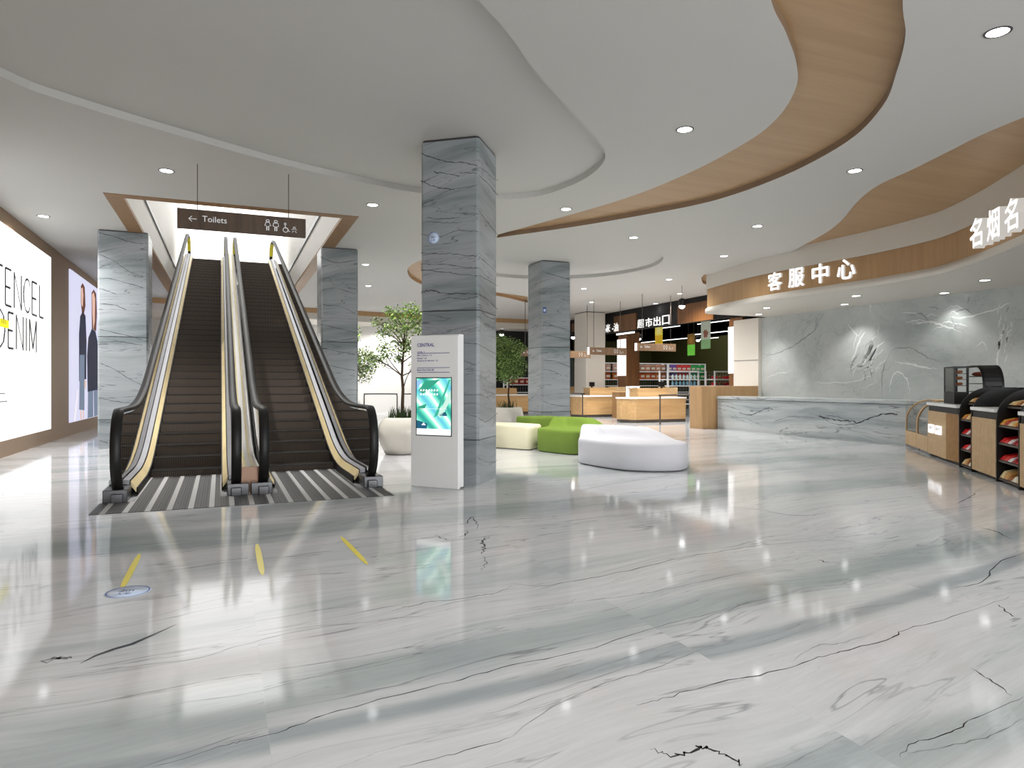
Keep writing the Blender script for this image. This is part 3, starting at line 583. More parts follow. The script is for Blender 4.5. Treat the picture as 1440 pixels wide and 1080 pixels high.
CV = [(.012, FA_, z5([(465, 150), (540, 175), (620, 198), (720, 205), (795, 222)])), (.010, FB_, z5([(803, 226), (850, 260), (880, 290), (915, 308)])),
 (.012, FA_, z5([(540, 258), (600, 265), (690, 280)])), (.008, FA_, z5([(690, 262), (760, 262), (795, 268)])), (.010, FB_, z5([(803, 272), (850, 320), (915, 395)])), (.012, FA_, z5([(465, 310), (520, 335), (580, 350), (660, 357)])),
 (.008, FA_, z5([(500, 525), (600, 530), (690, 525)])), (.007, FA_, z5([(500, 545), (600, 552), (700, 550)])), (.007, FA_, z5([(465, 620), (570, 635), (620, 620), (670, 600), (795, 603)])), (.008, FB_, z5([(803, 480), (860, 560), (915, 625)])),
 (.009, FA_, z5([(465, 730), (560, 735), (640, 735), (740, 745), (795, 750)])), (.008, FB_, z5([(803, 752), (850, 790), (915, 850)])), (.008, FA_, z5([(465, 795), (580, 795), (700, 810), (795, 818)])),
 (.008, FA_, z5([(465, 830), (600, 840), (700, 855), (795, 862)])), (.008, FB_, z5([(803, 862), (850, 885), (915, 925)])), (.014, FA_, z5([(465, 960), (520, 950), (600, 965), (700, 968), (795, 970)])), (.012, FB_, z5([(803, 972), (850, 1000), (915, 1060)])),
 (.007, FA_, z5([(560, 1010), (640, 990), (720, 1000), (795, 985)])), (.008, FA_, z6([(670, 205), (765, 215)])), (.008, FB_, z6([(772, 218), (820, 245), (880, 275)])), (.007, FA_, z6([(665, 305), (765, 335)])),
 (.007, FA_, z6([(665, 590), (765, 628)])), (.007, FB_, z6([(772, 630), (820, 650), (880, 600)])), (.007, FA_, z6([(665, 660), (765, 690)])), (.006, FB_, z6([(772, 860), (830, 880), (880, 870)]))]
cm = column(0, .80, 0, .82, ZC+REC, M['column'], 'grey veined marble column directly behind the white directory kiosk', rot=math.radians(-37.6), c=(2.905, 8.79), veins=CV)
def z2c(l): return [(690+x/4.5, 380+y/4.5) for x, y in l]
column(7.45, 8.28, 15.85, 16.75, ZC+REC, M['column'], 'grey marble column behind the green seat, farther back than the kiosk column', veins=[(.012, FA_, z2c(l)) for l in ([(330, 10), (400, 30), (505, 62)], [(330, 330), (400, 350), (505, 380)], [(330, 345), (420, 362), (505, 392)], [(330, 405), (400, 420), (450, 430), (505, 445)], [(330, 570), (400, 575), (505, 612)], [(330, 630), (380, 635), (450, 665)], [(330, 830), (420, 855), (505, 862)])])
column(-2.4, -1.5, 15.75, 16.6, ZC, M['column'], 'grey marble column left of the escalators beside the lit posters', veins=[(.012, FA_, [(0+x/4.5, 220+y/4.5) for x, y in l]) for l in ([(630, 485), (720, 505), (800, 535), (905, 555)], [(625, 620), (720, 660), (820, 730), (905, 762)], [(625, 770), (700, 775), (800, 800), (905, 832)], [(625, 835), (680, 850), (740, 875)], [(630, 930), (720, 940), (800, 970)])]+[(.012, FA_, [(0+x/3.6, 440+y/3.6) for x, y in l]) for l in ([(505, 85), (580, 100), (720, 135)], [(505, 150), (600, 145), (720, 165)], [(510, 255), (580, 285), (650, 330), (715, 365)], [(505, 430), (600, 450), (700, 460)], [(500, 550), (560, 555)], [(505, 645), (545, 660)])])
column(1.95, 2.77, 15.82, 16.65, ZC, M['column'], 'grey marble column right of the escalators', veins=[(.011, FA_, [(130+x/3.35, 220+y/3.35) for x, y in l]) for l in ([(1075, 475), (1150, 500), (1240, 490)], [(1080, 630), (1150, 620), (1240, 650)], [(1085, 700), (1160, 705), (1240, 740)], [(1075, 790), (1160, 810), (1240, 830)])]+[(.011, FA_, [(130+x/3.35, 460+y/3.35) for x, y in l]) for l in ([(1080, 60), (1160, 65), (1240, 50)], [(1080, 100), (1160, 115), (1240, 130)], [(1110, 180), (1240, 205)])])
M['creamcol'] = M['cream']
e = column(14.15, 15.1, 25.65, 26.75, ZC, M['cream'], 'cream panelled column in front of the supermarket opening')
# ---- store pillars with lightboxes
for y0, y1, lb in ((24.62, 25.28, 'brown wood pillar with lightbox between the two supermarket openings'), (17.62, 18.25, 'brown wood pillar with lightbox beside the cream reception pilaster')):
    e = empty('store_pillar', (15.8, (y0+y1)/2, 0), label=lb, cat='pillar')
    w = (y1-y0)/2
    MB().box(-.3, .35, -w, w, 0, 3.5).build('post', M['store_pillar'], e)
    MB().box(-.36, -.3, -w+.02, w-.02, 1.65, 3.2).build('lightbox', M['lightbox'], e)
# ---- posters on left wall
def poster(y0, y1, z0, z1, name, label):
    e = empty(name, (XL, (y0+y1)/2, z0), label=label, cat='poster')
    return e, (y0+y1)/2, z0
e, ym, zm = poster(10.5, 17.98, .3, 4.12, 'wall_poster', 'huge white backlit poster with thin black letters on the taupe wall')
MB().box(0, .03, 10.5-ym, 17.98-ym, 0, 3.82).build('light_panel', M['poster_white'], e)
lt = MB(); NXp = Vector((1, 0, 0))
# letters traced on the poster plane from measured corners
def zline(y, a, b): return a[1]+(y-a[0])*(b[1]-a[1])/(b[0]-a[0])
PW = XL+.033
tT = (PX(8, 377, PW), PX(60, 403, PW)); tB = (PX(8, 429, PW), PX(60, 447, PW))
dT = (PX(12, 439, PW), PX(52, 452, PW)); dB = (PX(12, 489, PW), PX(51, 496, PW))
def gl(ch, x0, x1, T, B):
    ya, yb = PX(x0, 400, PW).y, PX(x1, 400, PW).y
    zt = (T[0].z+T[1].z)/2; zb = (B[0].z+B[1].z)/2
    S = {'T': [[(0, 1), (1, 1)], [(.5, 1), (.5, 0)]], 'E': [[(1, 1), (0, 1), (0, 0), (1, 0)], [(0, .5), (.85, .5)]], 'N': [[(0, 0), (0, 1), (1, 0), (1, 1)]],
         'C': [[(1, .8), (.85, .95), (.6, 1), (.3, .93), (.1, .75), (0, .5), (.1, .25), (.3, .07), (.6, 0), (.85, .05), (1, .2)]], 'L': [[(0, 1), (0, 0), (1, 0)]],
         'D': [[(0, 0), (0, 1), (.4, 1), (.8, .85), (1, .5), (.8, .15), (.4, 0), (0, 0)]], 'I': [[(.5, 0), (.5, 1)]], 'M': [[(0, 0), (0, 1), (.5, .1), (1, 1), (1, 0)]]}[ch]
    for st in S:
        for i in range(len(st)-1):
            a, b = [Vector((0, ya+(yb-ya)*u-ym, zb+(zt-zb)*v-zm)) for u, v in (st[i], st[i+1])]
            lt.ribbon([a, b], NXp, .075 if abs(a.y-b.y) < .6*abs(a.z-b.z) else .04, 0, .034)
for ch, x0, x1 in (('T', -7, 4), ('E', 7.5, 16), ('N', 20, 30), ('C', 33, 42), ('E', 45, 52), ('L', 55.5, 61)): gl(ch, x0, x1, tT, tB)
for ch, x0, x1 in (('D', -4, 7), ('E', 11.5, 19), ('N', 23, 32.5), ('I', 36, 38), ('M', 41.5, 51)): gl(ch, x0, x1, dT, dB)
lt.build('lettering', M['black'], e)
yt = MB(); a, b = PX(-6, 450, PW), PX(11.5, 462, PW); yt.box(.034, .04, a.y-ym, b.y-ym, b.z-zm, PX(8, 450, PW).z-zm, 0)
for k in range(5):
    yy = PX(1.5+1.6*k, 455, PW).y-ym; yt.box(.04, .042, yy, yy+.025, b.z-zm+.06, b.z-zm+.15, 1)
yt.build('yellow_tag', [glow('tag_yellow', (1, .93, .02, 1), 1.0), plain('tag_print', rgb(150, 130, 10))], e)
sm = MB()
for (x, y) in ((7, 554), (10, 565)):
    p = PX(x, y, PW); sm.box(.034, .036, p.y-ym-.9, p.y-ym, p.z-zm, p.z-zm+.02)
sm.build('small_print', M['vein_soft'], e)
e, ym, zm = poster(19.97, 26.5, .33, 4.2, 'wall_poster', 'pale backlit fashion poster of two people in long navy coats')
MB().box(0, .03, 19.97-ym, 26.5-ym, 0, 3.85).build('light_panel', glow('poster_lilac', rgb(214, 214, 238), 1.0), e)
def pg(mb, px, mi, lift=.033):
    q = [PX(x, y, XL+.03) for x, y in px]; vs = [(lift, p.y-ym, p.z-zm) for p in q]; mb.add(vs, [tuple(range(len(vs)))], mi)
pf = MB()
# first figure
pg(pf, [(112.5, 445), (116, 438), (120, 444), (121.5, 480), (121, 533), (111, 536), (110.8, 470)], 1, .034)          # navy coat
pg(pf, [(112, 499), (118.5, 499), (118.5, 577), (111, 576)], 3, .035)               # grey skirt
pg(pf, [(112.5, 577), (114, 577), (114.5, 590), (113, 590)], 0, .034); pg(pf, [(116, 577), (117.5, 577), (118, 589), (116.6, 589)], 0, .034)
pg(pf, [(113.5, 402), (116, 398), (119, 404), (120, 430), (117, 446), (115, 440), (113.4, 425)], 2, .034)   # hair
pg(pf, [(113.6, 406), (116, 404), (117, 415), (116, 432), (114, 428)], 0, .036)    # face
pg(pf, [(118.6, 535), (121, 535), (120.5, 548), (119, 545)], 0, .034)
# second figure
pg(pf, [(124, 475), (129, 462), (134, 466), (137, 480), (138, 548), (123, 551), (122.2, 500)], 1, .034)
pg(pf, [(123.5, 551), (131, 549), (131, 586), (123, 588)], 3, .034); pg(pf, [(131.5, 549), (137, 548), (137, 584), (132, 586)], 3, .035)
pg(pf, [(128.5, 412), (131.5, 407), (135, 413), (136, 440), (135, 466), (129, 462)], 2, .034)
pg(pf, [(129, 414), (131.5, 411), (133.5, 420), (133, 452), (131, 464), (129.6, 440)], 0, .036)
pg(pf, [(109, 548), (110, 548), (105.5, 592), (104, 592)], 4, .034)
pf.build('printed_picture', [glow('skin_print', rgb(240, 196, 176), .85), glow('navy_print', rgb(38, 46, 78), .5), glow('hair_print', rgb(120, 70, 50), .6), glow('grey_print', rgb(130, 146, 170), .7), glow('pale_print', rgb(250, 240, 238), 1.0)], e)
# ---- escalators (own slight turn)
ESC = math.radians(.51)
SL, Y0, YT = .364, 10.8, 26.0
def inc(off, y0, y1, bend=1.6, n=10, flat=None):
    """path of an escalator edge: flat at height flat, then rising so that it meets off + SL*(y-Y0)"""
    yk = Y0+(flat-off)/SL if flat is not None else y0
    pts = [(0, y0, flat)] if y0 < yk-bend/2 else []
    for i in range(n+1):
        t = i/n; a = Vector((0, yk-bend/2, flat)); b = Vector((0, yk, flat)); c = Vector((0, yk+bend/2, flat+SL*bend/2))
        pts.append(tuple((1-t)**2*a+2*t*(1-t)*b+t*t*c))
    pts.append((0, y1, off+SL*(y1-Y0)))
    return [Vector(p) for p in pts]
def newel(zt, zb, y, r0=.3):
    """front end: from underneath up around to the top rail"""
    h = (zt-zb)/2; cz = (zt+zb)/2; out = []
    for i in range(15):
        t = -PI/2-.0+i*PI/14
        out.append(Vector((0, y+.33-math.cos(t)*.33*(1 if True else 1), cz+math.sin(t)*h)))
    return out
def escalator(xl, xr, label, first):
    e = empty('escalator', (0, 0, 0), ESC, label=label, cat='escalator')
    sl, sr = xl+.16, xr-.16
    # steps
    sp = MB(); st = .40; yy = Y0-.15; z = .02
    while yy < YT-.01:
        z = max(.02, .0+SL*(yy+st-Y0))
        sp.box(sl, sr, yy, yy+st+.02, z-.25 if z > .3 else -.02, z, 0); sp.m[-5] = 2
        sp.box(sl, sr, yy-.003, yy+.0, z-.012, z+.001, 1); yy += st
    sp.box(sl, sr, yy, 27.6, z-.2, z, 0)
    sp.build('steps', [M['step'], M['black'], M['tread']], e)
    for sgn, x in ((1, xl), (-1, xr)):
        # handrail
        top = inc(.97, 9.3, YT-.5, 2.2, 12, 1.0)
        head = newel(1.0, .12, 8.42)
        a = top[-1]; tail = [a+Vector((0, .5, .14)), a+Vector((0, 1.1, .16)), a+Vector((0, 1.5, .06)), a+Vector((0, 1.72, -.2)), a+Vector((0, 1.7, -.6)), a+Vector((0, 1.6, -.9))]
        path2 = head+[p for p in top if p.y > 8.9]+tail
        pr = [(-.05, -.022), (.05, -.022), (.056, .0), (.048, .022), (-.048, .022), (-.056, 0)]
        mb = MB(); mb.sweep([p+Vector((x, 0, 0)) for p in path2], [(px_, -py_) for px_, py_ in pr], 0, True)
        hr = mb.build('handrail', M['rubber'], e)
        mb = MB(); tl = tail[1:]+[a+Vector((0, 1.72, -.4)), a+Vector((0, 1.66, -.7))]
        mb.sweep([p+Vector((x, 0, -.004)) for p in tl[0:3]], [(-.06, -.03), (.06, -.03), (.06, .03), (-.06, .03)], 0); mb.build('yellow_cap', M['yellow'], hr)
        # black inner rim under the rail and the glass
        mb = MB(); g = .012
        up = [p-Vector((0, 0, .05)) for p in top if p.y > 8.9]; hd_ = [p for p in newel(.95, .28, 8.47)]
        U = hd_+up+[p-Vector((0, 0, .06)) for p in tail[:2]]
        lowp = inc(.2, 8.6, YT-.5, 1.6, 10, .22)
        def low(yv):
            for q, r in zip(lowp, lowp[1:]):
                if q.y <= yv <= r.y: return q.z+(r.z-q.z)*(yv-q.y)/(r.y-q.y+1e-9)
            return lowp[0].z if yv < 9 else lowp[-1].z+SL*(yv-lowp[-1].y)
        arc = [p for p in U]
        vs = []; 
        for p in arc: vs += [(x+g/2, p.y, p.z), (x+g/2, max(p.y, 8.8), max(.2, low(p.y)))]
        mb.add(vs, [(2*i, 2*i+1, 2*i+3, 2*i+2) for i in range(len(arc)-1)])
        mb.build('glass_panel', M['glass'], e)
        # decks: outer silver, black groove, inner brass, black skirt
        o = sgn
        def deck(name, p0, p1, z0, z1, mat, flat, yb=8.95):
            mb = MB(); A = inc(z0, yb, YT+.3, 1.6, 10, flat[0]); B = inc(z1, yb, YT+.3, 1.6, 10, flat[1])
            vs = []
            for q, r in zip(A, B): vs += [(x+o*p0, q.y, q.z), (x+o*p1, r.y, r.z), (x+o*p1, r.y, r.z-.05), (x+o*p0, q.y, q.z-.05)]
            n = len(A); fs = []
            for i in range(n-1):
                for k in range(4): fs.append((4*i+k, 4*i+(k+1) % 4, 4*i+4+(k+1) % 4, 4*i+4+k))
            fs += [(3, 2, 1, 0), tuple(4*(n-1)+k for k in range(4))]
            mb.add(vs, fs, 0); return mb.build(name, mat, e)
        deck('outer_deck', -.13, -.015, .2, .22, M['steel'], (.20, .22))
        deck('inner_deck', .012, .075, .22, .2, M['steel'], (.2, .19))
        deck('groove', .075, .09, .17, .17, M['black'], (.16, .16))
        deck('brass_strip', .09, .145, .19, .12, M['gold'], (.18, .10))
        mb = MB(); A = inc(.12, 9.0, YT+.3, 1.6, 10, .1); vs = []
        for q in A: vs += [(x+o*.145, q.y, q.z), (x+o*.145, q.y, max(-.01, q.z-.34)), (x+o*.158, q.y, max(-.01, q.z-.34)), (x+o*.158, q.y, q.z)]
        n = len(A); mb.add(vs, [(4*i+k, 4*i+(k+1) % 4, 4*i+4+(k+1) % 4, 4*i+4+k) for i in range(n-1) for k in range(4)])
        mb.build('skirt', M['black'], e)
        mb = MB(); mb.box(x-.14 if o > 0 else x-.1, x+.1 if o > 0 else x+.14, 8.55, 9.3, 0, .14); mb.box(x-.058, x+.058, 8.5, 8.6, .0, .1)
        mb.build('newel_base', M['darksteel'], e, bevel=.01)
    # outer truss cladding
    x = xl if first else xr; o = -1 if first else 1
    mb = MB(); A = inc(.17, 9.0, YT+.3, 1.6, 10, .17); vs = []
    for q in A: vs += [(x+o*.10, q.y, q.z), (x+o*.10, q.y, max(0, q.z-.95)), (x+o*.13, q.y, max(0, q.z-.95)), (x+o*.13, q.y, q.z)]
    n = len(A); mb.add(vs, [(4*i+k, 4*i+(k+1) % 4, 4*i+4+(k+1) % 4, 4*i+4+k) for i in range(n-1) for k in range(4)])
    vs = []
    for q in A: vs += [(xl-.1, q.y, max(0.003, q.z-.95)), (xr+.1, q.y, max(0.003, q.z-.95))]
    mb.add(vs, [(2*i, 2*i+1, 2*i+3, 2*i+2) for i in range(n-1)])
    mb.build('truss_cladding', M['silver'], e)
    return e
escalator(-1.04, .17, 'left escalator with dark steps, nearer the white poster wall', True)
escalator(.47, 1.75, 'right escalator with dark steps, nearer the white kiosk', False)
e = empty('escalator_divider', (0, 0, 0), ESC, label='brass and silver cladding between the two escalators', cat='divider')
def cladding(name, x0, x1, z0, z1, mat):
    A = inc(z0, 8.76, YT+.3, 1.6, 10, z0); mb = MB(); vs = []
    for q in A: vs += [(x0, q.y, q.z), (x1, q.y, q.z+z1), (x1, q.y, q.z-.15), (x0, q.y, q.z-.15)]
    n = len(A); fs = [(4*i+k, 4*i+(k+1) % 4, 4*i+4+(k+1) % 4, 4*i+4+k) for i in range(n-1) for k in range(4)]+[(3, 2, 1, 0)]
    mb.add(vs, fs); return mb.build(name, mat, e)
for i, (a, b, m_) in enumerate(((.29, .305, 'steel'), (.305, .318, 'yellow'), (.322, .345, 'silver'))): pass
cladding('silver_panel', .285, .355, .31, 0, M['silver']); cladding('silver_panel', .205, .25, .30, 0, M['silver']); cladding('silver_panel', .39, .435, .30, 0, M['silver'])
cladding('brass_edge', .25, .278, .305, 0, M['gold']); cladding('brass_edge', .362, .39, .305, 0, M['gold'])
cladding('yellow_line', .278, .285, .31, 0, M['yellow']); cladding('yellow_line', .355, .362, .31, 0, M['yellow'])
mb = MB(); mb.box(.2, .44, 8.7, 8.76, .0, .31); mb.build('end_plate', plain('bronze_plate', rgb(120, 92, 74), rough=.2, metal=.5), e)
# mat
e = MB(); e.box(-1.2, 1.86, 7.84, 8.54, .001, .006); e.box(-.87, .0, 8.54, 10.64, .001, .006); e.box(.64, 1.58, 8.54, 10.64, .001, .006); o = e.build('entrance_mat', M['mat'], rotz=ESC); tag(o, 'grey striped metal entrance mat at the foot of the escalators', 'mat')
# ---- toilets sign
def person_icon(mb, o, a, h, skirt=False, mi=0):
    """outlined figure made of thin strokes"""
    a = Vector(a); U = UP; nrm = a.cross(U)
    def q(u, v): return Vector(o)+a*(u*h)+U*(v*h)
    w = h*.055
    ring = [q(.14*math.cos(t*PI/6)+.0, .88+.1*math.sin(t*PI/6)) for t in range(13)]; mb.ribbon(ring, nrm, w, mi, .003)
    if skirt: body = [q(-.14, .74), q(.14, .74), q(.26, .42), q(.12, .44), q(.1, .34), q(-.1, .34), q(-.12, .44), q(-.26, .42), q(-.14, .74)]
    else: body = [q(-.2, .72), q(.2, .72), q(.24, .42), q(.13, .42), q(.1, .36), q(-.1, .36), q(-.13, .42), q(-.24, .42), q(-.2, .72)]
    mb.ribbon(body, nrm, w, mi, .003)
    for s in (-.08, .08): mb.ribbon([q(s, .34), q(s, .0)], nrm, w*1.5, mi, .003)
def wheel_icon(mb, o, a, h, mi=0):
    a = Vector(a); nrm = a.cross(UP)
    def q(u, v): return Vector(o)+a*(u*h)+UP*(v*h)
    w = h*.06
    mb.ribbon([q(.09*math.cos(t*PI/6)-.05, .88+.09*math.sin(t*PI/6)) for t in range(13)], nrm, w, mi, .003)
    mb.ribbon([q(.25*math.cos(t*PI/8)-.02, .25+.25*math.sin(t*PI/8)) for t in range(17)], nrm, w, mi, .003)
    mb.ribbon([q(-.05, .78), q(-.05, .45), q(.2, .42), q(.33, .1), q(.45, .12)], nrm, w, mi, .003)
def baby_icon(mb, o, a, h, mi=0):
    a = Vector(a); nrm = a.cross(UP)
    def q(u, v): return Vector(o)+a*(u*h)+UP*(v*h)
    w = h*.06
    mb.ribbon([q(.13*math.cos(t*PI/6), .6+.13*math.sin(t*PI/6)) for t in range(13)], nrm, w, mi, .003)
    for s in (-1, 1):
        mb.ribbon([q(s*.3, .4), q(s*.12, .42)], nrm, w, mi, .003); mb.ribbon([q(s*.08, .25), q(s*.25, .05)], nrm, w, mi, .003)
def arrow(mb, o, a, w, th, mi=0):
    a = Vector(a); nrm = a.cross(UP); o = Vector(o)
    mb.ribbon([o, o+a*w], nrm, th, mi, .003); mb.ribbon([o+a*w*.4+UP*w*.38, o, o+a*w*.4-UP*w*.38], nrm, th, mi, .003)
def hang_sign(x0, x1, y, z0, z1, cords, label, word, mat, big=False, cap=False):
    e = empty('hanging_sign', ((x0+x1)/2, y, z0), label=label, cat='sign'); xm = (x0+x1)/2; h = z1-z0; w = x1-x0
    MB().box(-w/2, w/2, -.03, .03, 0, h).build('board', mat, e, bevel=.003)
    for cx in cords: MB().tube([(cx-xm, 0, h-.005), (cx-xm, 0, ZC-z0-.01)], .006 if big else .01, 0, 6).build('cord', M['kick'], e)
    y_ = -.0305; a = (1, 0, 0)
    def piece(nm, f):
        L_ = MB(); f(L_); L_.build(nm, M['signwhite'], e)
    piece('arrow', lambda q: arrow(q, (-w/2+.085*w, y_, h*.5), a, .058*w, .009 if big else .014))
    piece('word', lambda q: put_text(q, word, (-w/2+.185*w, y_, h*.40), a, h*.30, .003, 0 if big else .01, 0, width=.185*w if big else .14*w))
    bx = .19*w
    piece('woman_icon', lambda q: person_icon(q, (bx, y_, h*.22), a, h*.58, True)); piece('man_icon', lambda q: person_icon(q, (bx+.065*w, y_, h*.22), a, h*.58))
    piece('wheelchair_icon', lambda q: wheel_icon(q, (bx+.145*w, y_, h*.2), a, h*.5)); piece('baby_icon', lambda q: baby_icon(q, (bx+.215*w, y_, h*.2), a, h*.44))
    if cap: MB().box(-w/2-.05, -w/2, -.04, .04, 0, h).build('end_cap', M['lightbox'], e)
    return e
hang_sign(-.645, 1.07, 10.53, 3.47, 3.745, (-.39, .83), 'large dark wood Toilets sign hanging in front of the escalator well', 'Toilets', M['sign_wood'], True)
hang_sign(12.9, 14.5, 19.85, 2.44, 2.70, (13.13, 14.3), 'greyish wooden sign hanging nearest the lit store letters, above the front checkout counter', 'Toilets', M['sign_grey'], cap=True)
hang_sign(12.25, 13.82, 22., 2.38, 2.65, (12.45, 13.58), 'greyish wooden hanging sign crossing in front of the cream column', 'Toilets', M['sign_grey'], cap=True)
hang_sign(11.6, 13.2, 23.6, 2.32, 2.58, (11.9, 13.06), 'wooden hanging sign partly hidden behind the farther marble column, to its right', 'Toilets', M['sign_grey'])
hang_sign(9.75, 11.1, 22.6, 2.31, 2.56, (9.35+.6, 10.9), 'wooden hanging sign mostly hidden behind the farther marble column, to its left', 'Toilets', M['sign_grey'])
# ---- fascia lettering
def along(path, s):
    acc = 0
    for a, b in zip(path, path[1:]):
        l = (b-a).length
        if acc+l >= s: t = (s-acc)/l; p = a+(b-a)*t; return p, (b-a).normalized()
        acc += l
    return path[-1], (path[-1]-path[-2]).normalized()
LET = [M['letter'], M['letterside']]
def letter_sign(chars, spots, label, z0, h, depth, name='letter_sign'):
    e = empty(name, (spots[0][0].x, spots[0][0].y, z0), label=label, cat='sign')
    o = Vector((spots[0][0].x, spots[0][0].y, z0))
    for ch, (p, a, w) in zip(chars, spots):
        mb = MB(); av = Vector(a); nv_ = av.cross(UP)
        for i_, (du, dz) in enumerate(((0, 0), (-.011, 0), (.011, 0), (0, .009), (0, -.009))):
            put_text(mb, ch, Vector((p.x-o.x, p.y-o.y, dz))+av*du+nv_*(.0006*i_), a, h, depth if i_ == 0 else depth, 0, 0, 1, width=w, anchor='c')
        if mb.v: mb.build('letter', LET, e)
    return e
fl_ = [p for p in fascia]
def at_y(yv):
    for a, b in zip(fl_, fl_[1:]):
        if a.y >= yv >= b.y and a.y > b.y: t = (a.y-yv)/(a.y-b.y); return a+(b-a)*t, (b-a).normalized()
    return fl_[-1], (fl_[-1]-fl_[-2]).normalized()
sp_ = []
for px in (1093, 1123, 1157, 1193.5):
    l = (px-720)/FPX; k = (cY-l*sY)/(l*cY+sY); yv = 12.25*k; p, t = at_y(yv); yv = p.x*k; p, t = at_y(yv)
    nn = t.cross(UP); sp_.append((p+nn*.04, t, .42))
letter_sign('客服中心', sp_, 'glowing white four-character sign on the wood fascia above the reception counter', 3.56, .42, .05)
sp_ = []
for yv in (7.2, 6.7, 6.22):
    p, t = at_y(yv); nn = t.cross(UP); sp_.append((p+nn*.04, t, .42))
letter_sign('名烟名', sp_, 'thick glowing white character sign on the fascia where it leaves the photo', 3.53, .46, .16)
# supermarket letters
for chars, pxs, lab in (('超市出口', (901.5, 913, 924.5, 937), 'glowing white four-character store sign between brown panels'), ('粮·米·油', (848.5, 852.5, 855.5, 862, 866.8), 'glowing white store sign left of the brown pillar, partly behind the cream column')):
    sp_ = []
    for px in pxs:
        q = PX(px, 450, 15.36); sp_.append((Vector((15.36, q.y, 0)), Vector((0, -1, 0)), .42))
    o_ = empty('letter_sign', (15.36, sp_[0][0].y, 3.55), label=lab, cat='sign')
    for ch, (p, a, w) in zip(chars, sp_):
        mb = MB()
        if ch == '·': mb.box(-.02, 0, p.y-sp_[0][0].y-.03, p.y-sp_[0][0].y+.03, .1, .16)
        else: put_text(mb, ch, (0, p.y-sp_[0][0].y, 0), a, .36, .03, .006, 0, 1, width=.46 if len(pxs) == 4 else .36, anchor='c')
        mb.build('letter', LET, o_)
# ---- kiosk
k0, k1 = Vector((2.16, 8.52, 0)), Vector((2.62, 8.0, 0)); ka = (k1-k0).normalized(); kw = (k1-k0).length
kr = math.atan2(ka.y, ka.x); kh = 1.92
e = empty('directory_kiosk', k0, kr, label='white directory kiosk reading CENTRAL with a green touchscreen, in front of the column', cat='kiosk')
mb = MB(); pr = [(0.0, 0), (0.0, kh-.05), (.012, kh-.02), (.035, kh-.005), (.06, kh), (.14, kh), (.14, 0)]
vs = [(0, y, z) for y, z in pr]+[(kw, y, z) for y, z in pr]; n = len(pr)
mb.add(vs, [(i, (i+1) % n, n+(i+1) % n, n+i) for i in range(n)]+[tuple(range(n-1, -1, -1)), tuple(range(n, 2*n))])
mb.build('body', M['gloss_white'], e, bevel=.006)
MB().box(.0, kw, .05, .145, 0, .02).build('foot', M['steel'], e)
pxk = lambda y: HE+(540-y)/FPX*8.58
sx0, sx1, sz0, sz1 = .09, kw-.10, pxk(611.5), pxk(532)
MB().box(sx0-.012, sx1+.012, -.004, .01, sz0-.012, sz1+.012).build('screen_frame', M['black'], e)
sfr = [o for o in bpy.data.objects if o.name.startswith('screen_frame')][0]; sm = MB(); sm.box(sx0, sx1, -.006, .0, sz0, sz1)
wS, hS = sx1-sx0, sz1-sz0
def sq(pts, mi, d=.0065): sm.add([(sx0+u*wS, -d, sz0+v*hS) for u, v in pts], [tuple(range(len(pts)))], mi)
sq([(0, 0), (1, 0), (1, .11), (0, .11)], 1); sq([(.25, .95), (.7, .98), (.2, .72), (.05, .78)], 2); sq([(.95, .98), (1, .98), (.62, .35), (.5, .3)], 3); sq([(1, .8), (1, .62), (.7, .3), (.62, .35)], 4)
sq([(.66, .36), (.85, .42), (.9, .34), (.7, .34)], 5); sq([(0, .11), (.3, .11), (.32, .2), (0, .26)], 5); sq([(0, .97), (.2, .97), (0, .8)], 6); sq([(.05, .5), (.3, .55), (.25, .47), (.05, .44)], 2)
sq([(.08, .46), (.9, .46), (.9, .465), (.08, .465)], 1, .007)
sq([(.15, .17), (.27, .17), (.27, .185), (.15, .185)], 1, .007); sq([(.17, .19), (.25, .19), (.21, .22)], 1, .007)
for r_ in range(2):
    for k in range(7): sq([(.1+.08*k, .77-.07*r_), (.155+.08*k, .775-.07*r_), (.15+.08*k, .81-.07*r_), (.11+.08*k, .80-.07*r_)], 1, .007)
sm.build('screen', [M['screen'], glow('scr_white', (1, 1, 1, 1), 1.1), glow('scr_green', rgb(60, 170, 140), .9), glow('scr_teal', rgb(70, 190, 160), .9), glow('scr_mint', rgb(205, 240, 225), 1.), glow('scr_blue', rgb(40, 100, 130), .9), glow('scr_sky', rgb(150, 200, 240), 1.)], sfr)
kt = MB(); K = plain('kiosk_print', rgb(40, 30, 140), rough=.5)
def kz(y): return pxk(y)
def kx(x): return (x-577)/64.*kw
put_text(kt, 'CENTRAL', (kx(586), -.001, kz(487.5)), (1, 0, 0), kz(482.5)-kz(487.5), .002, .012, 0, width=kx(609.5)-kx(586))
for (yt_, yb_, xe, tx) in ((494, 496.2, 596, 'LEVEL 1'), (498.6, 501, 606, 'Main Square  L2'), (502.4, 504.8, 599, 'Retail  L2'), (506.2, 508.6, 614, 'Shepherds Market  L3'), (518.8, 521.4, 609, 'Book Now Park B5')):
    put_text(kt, tx, (kx(586), -.001, kz(yb_)), (1, 0, 0), kz(yt_)-kz(yb_), .002, .012, 0, width=kx(xe)-kx(586))
for y in (496.8, 517.2, 523.6): kt.box(kx(586), kx(630), -.002, -.0005, kz(y+.35), kz(y-.35))
kt.build('printed_text', K, e)
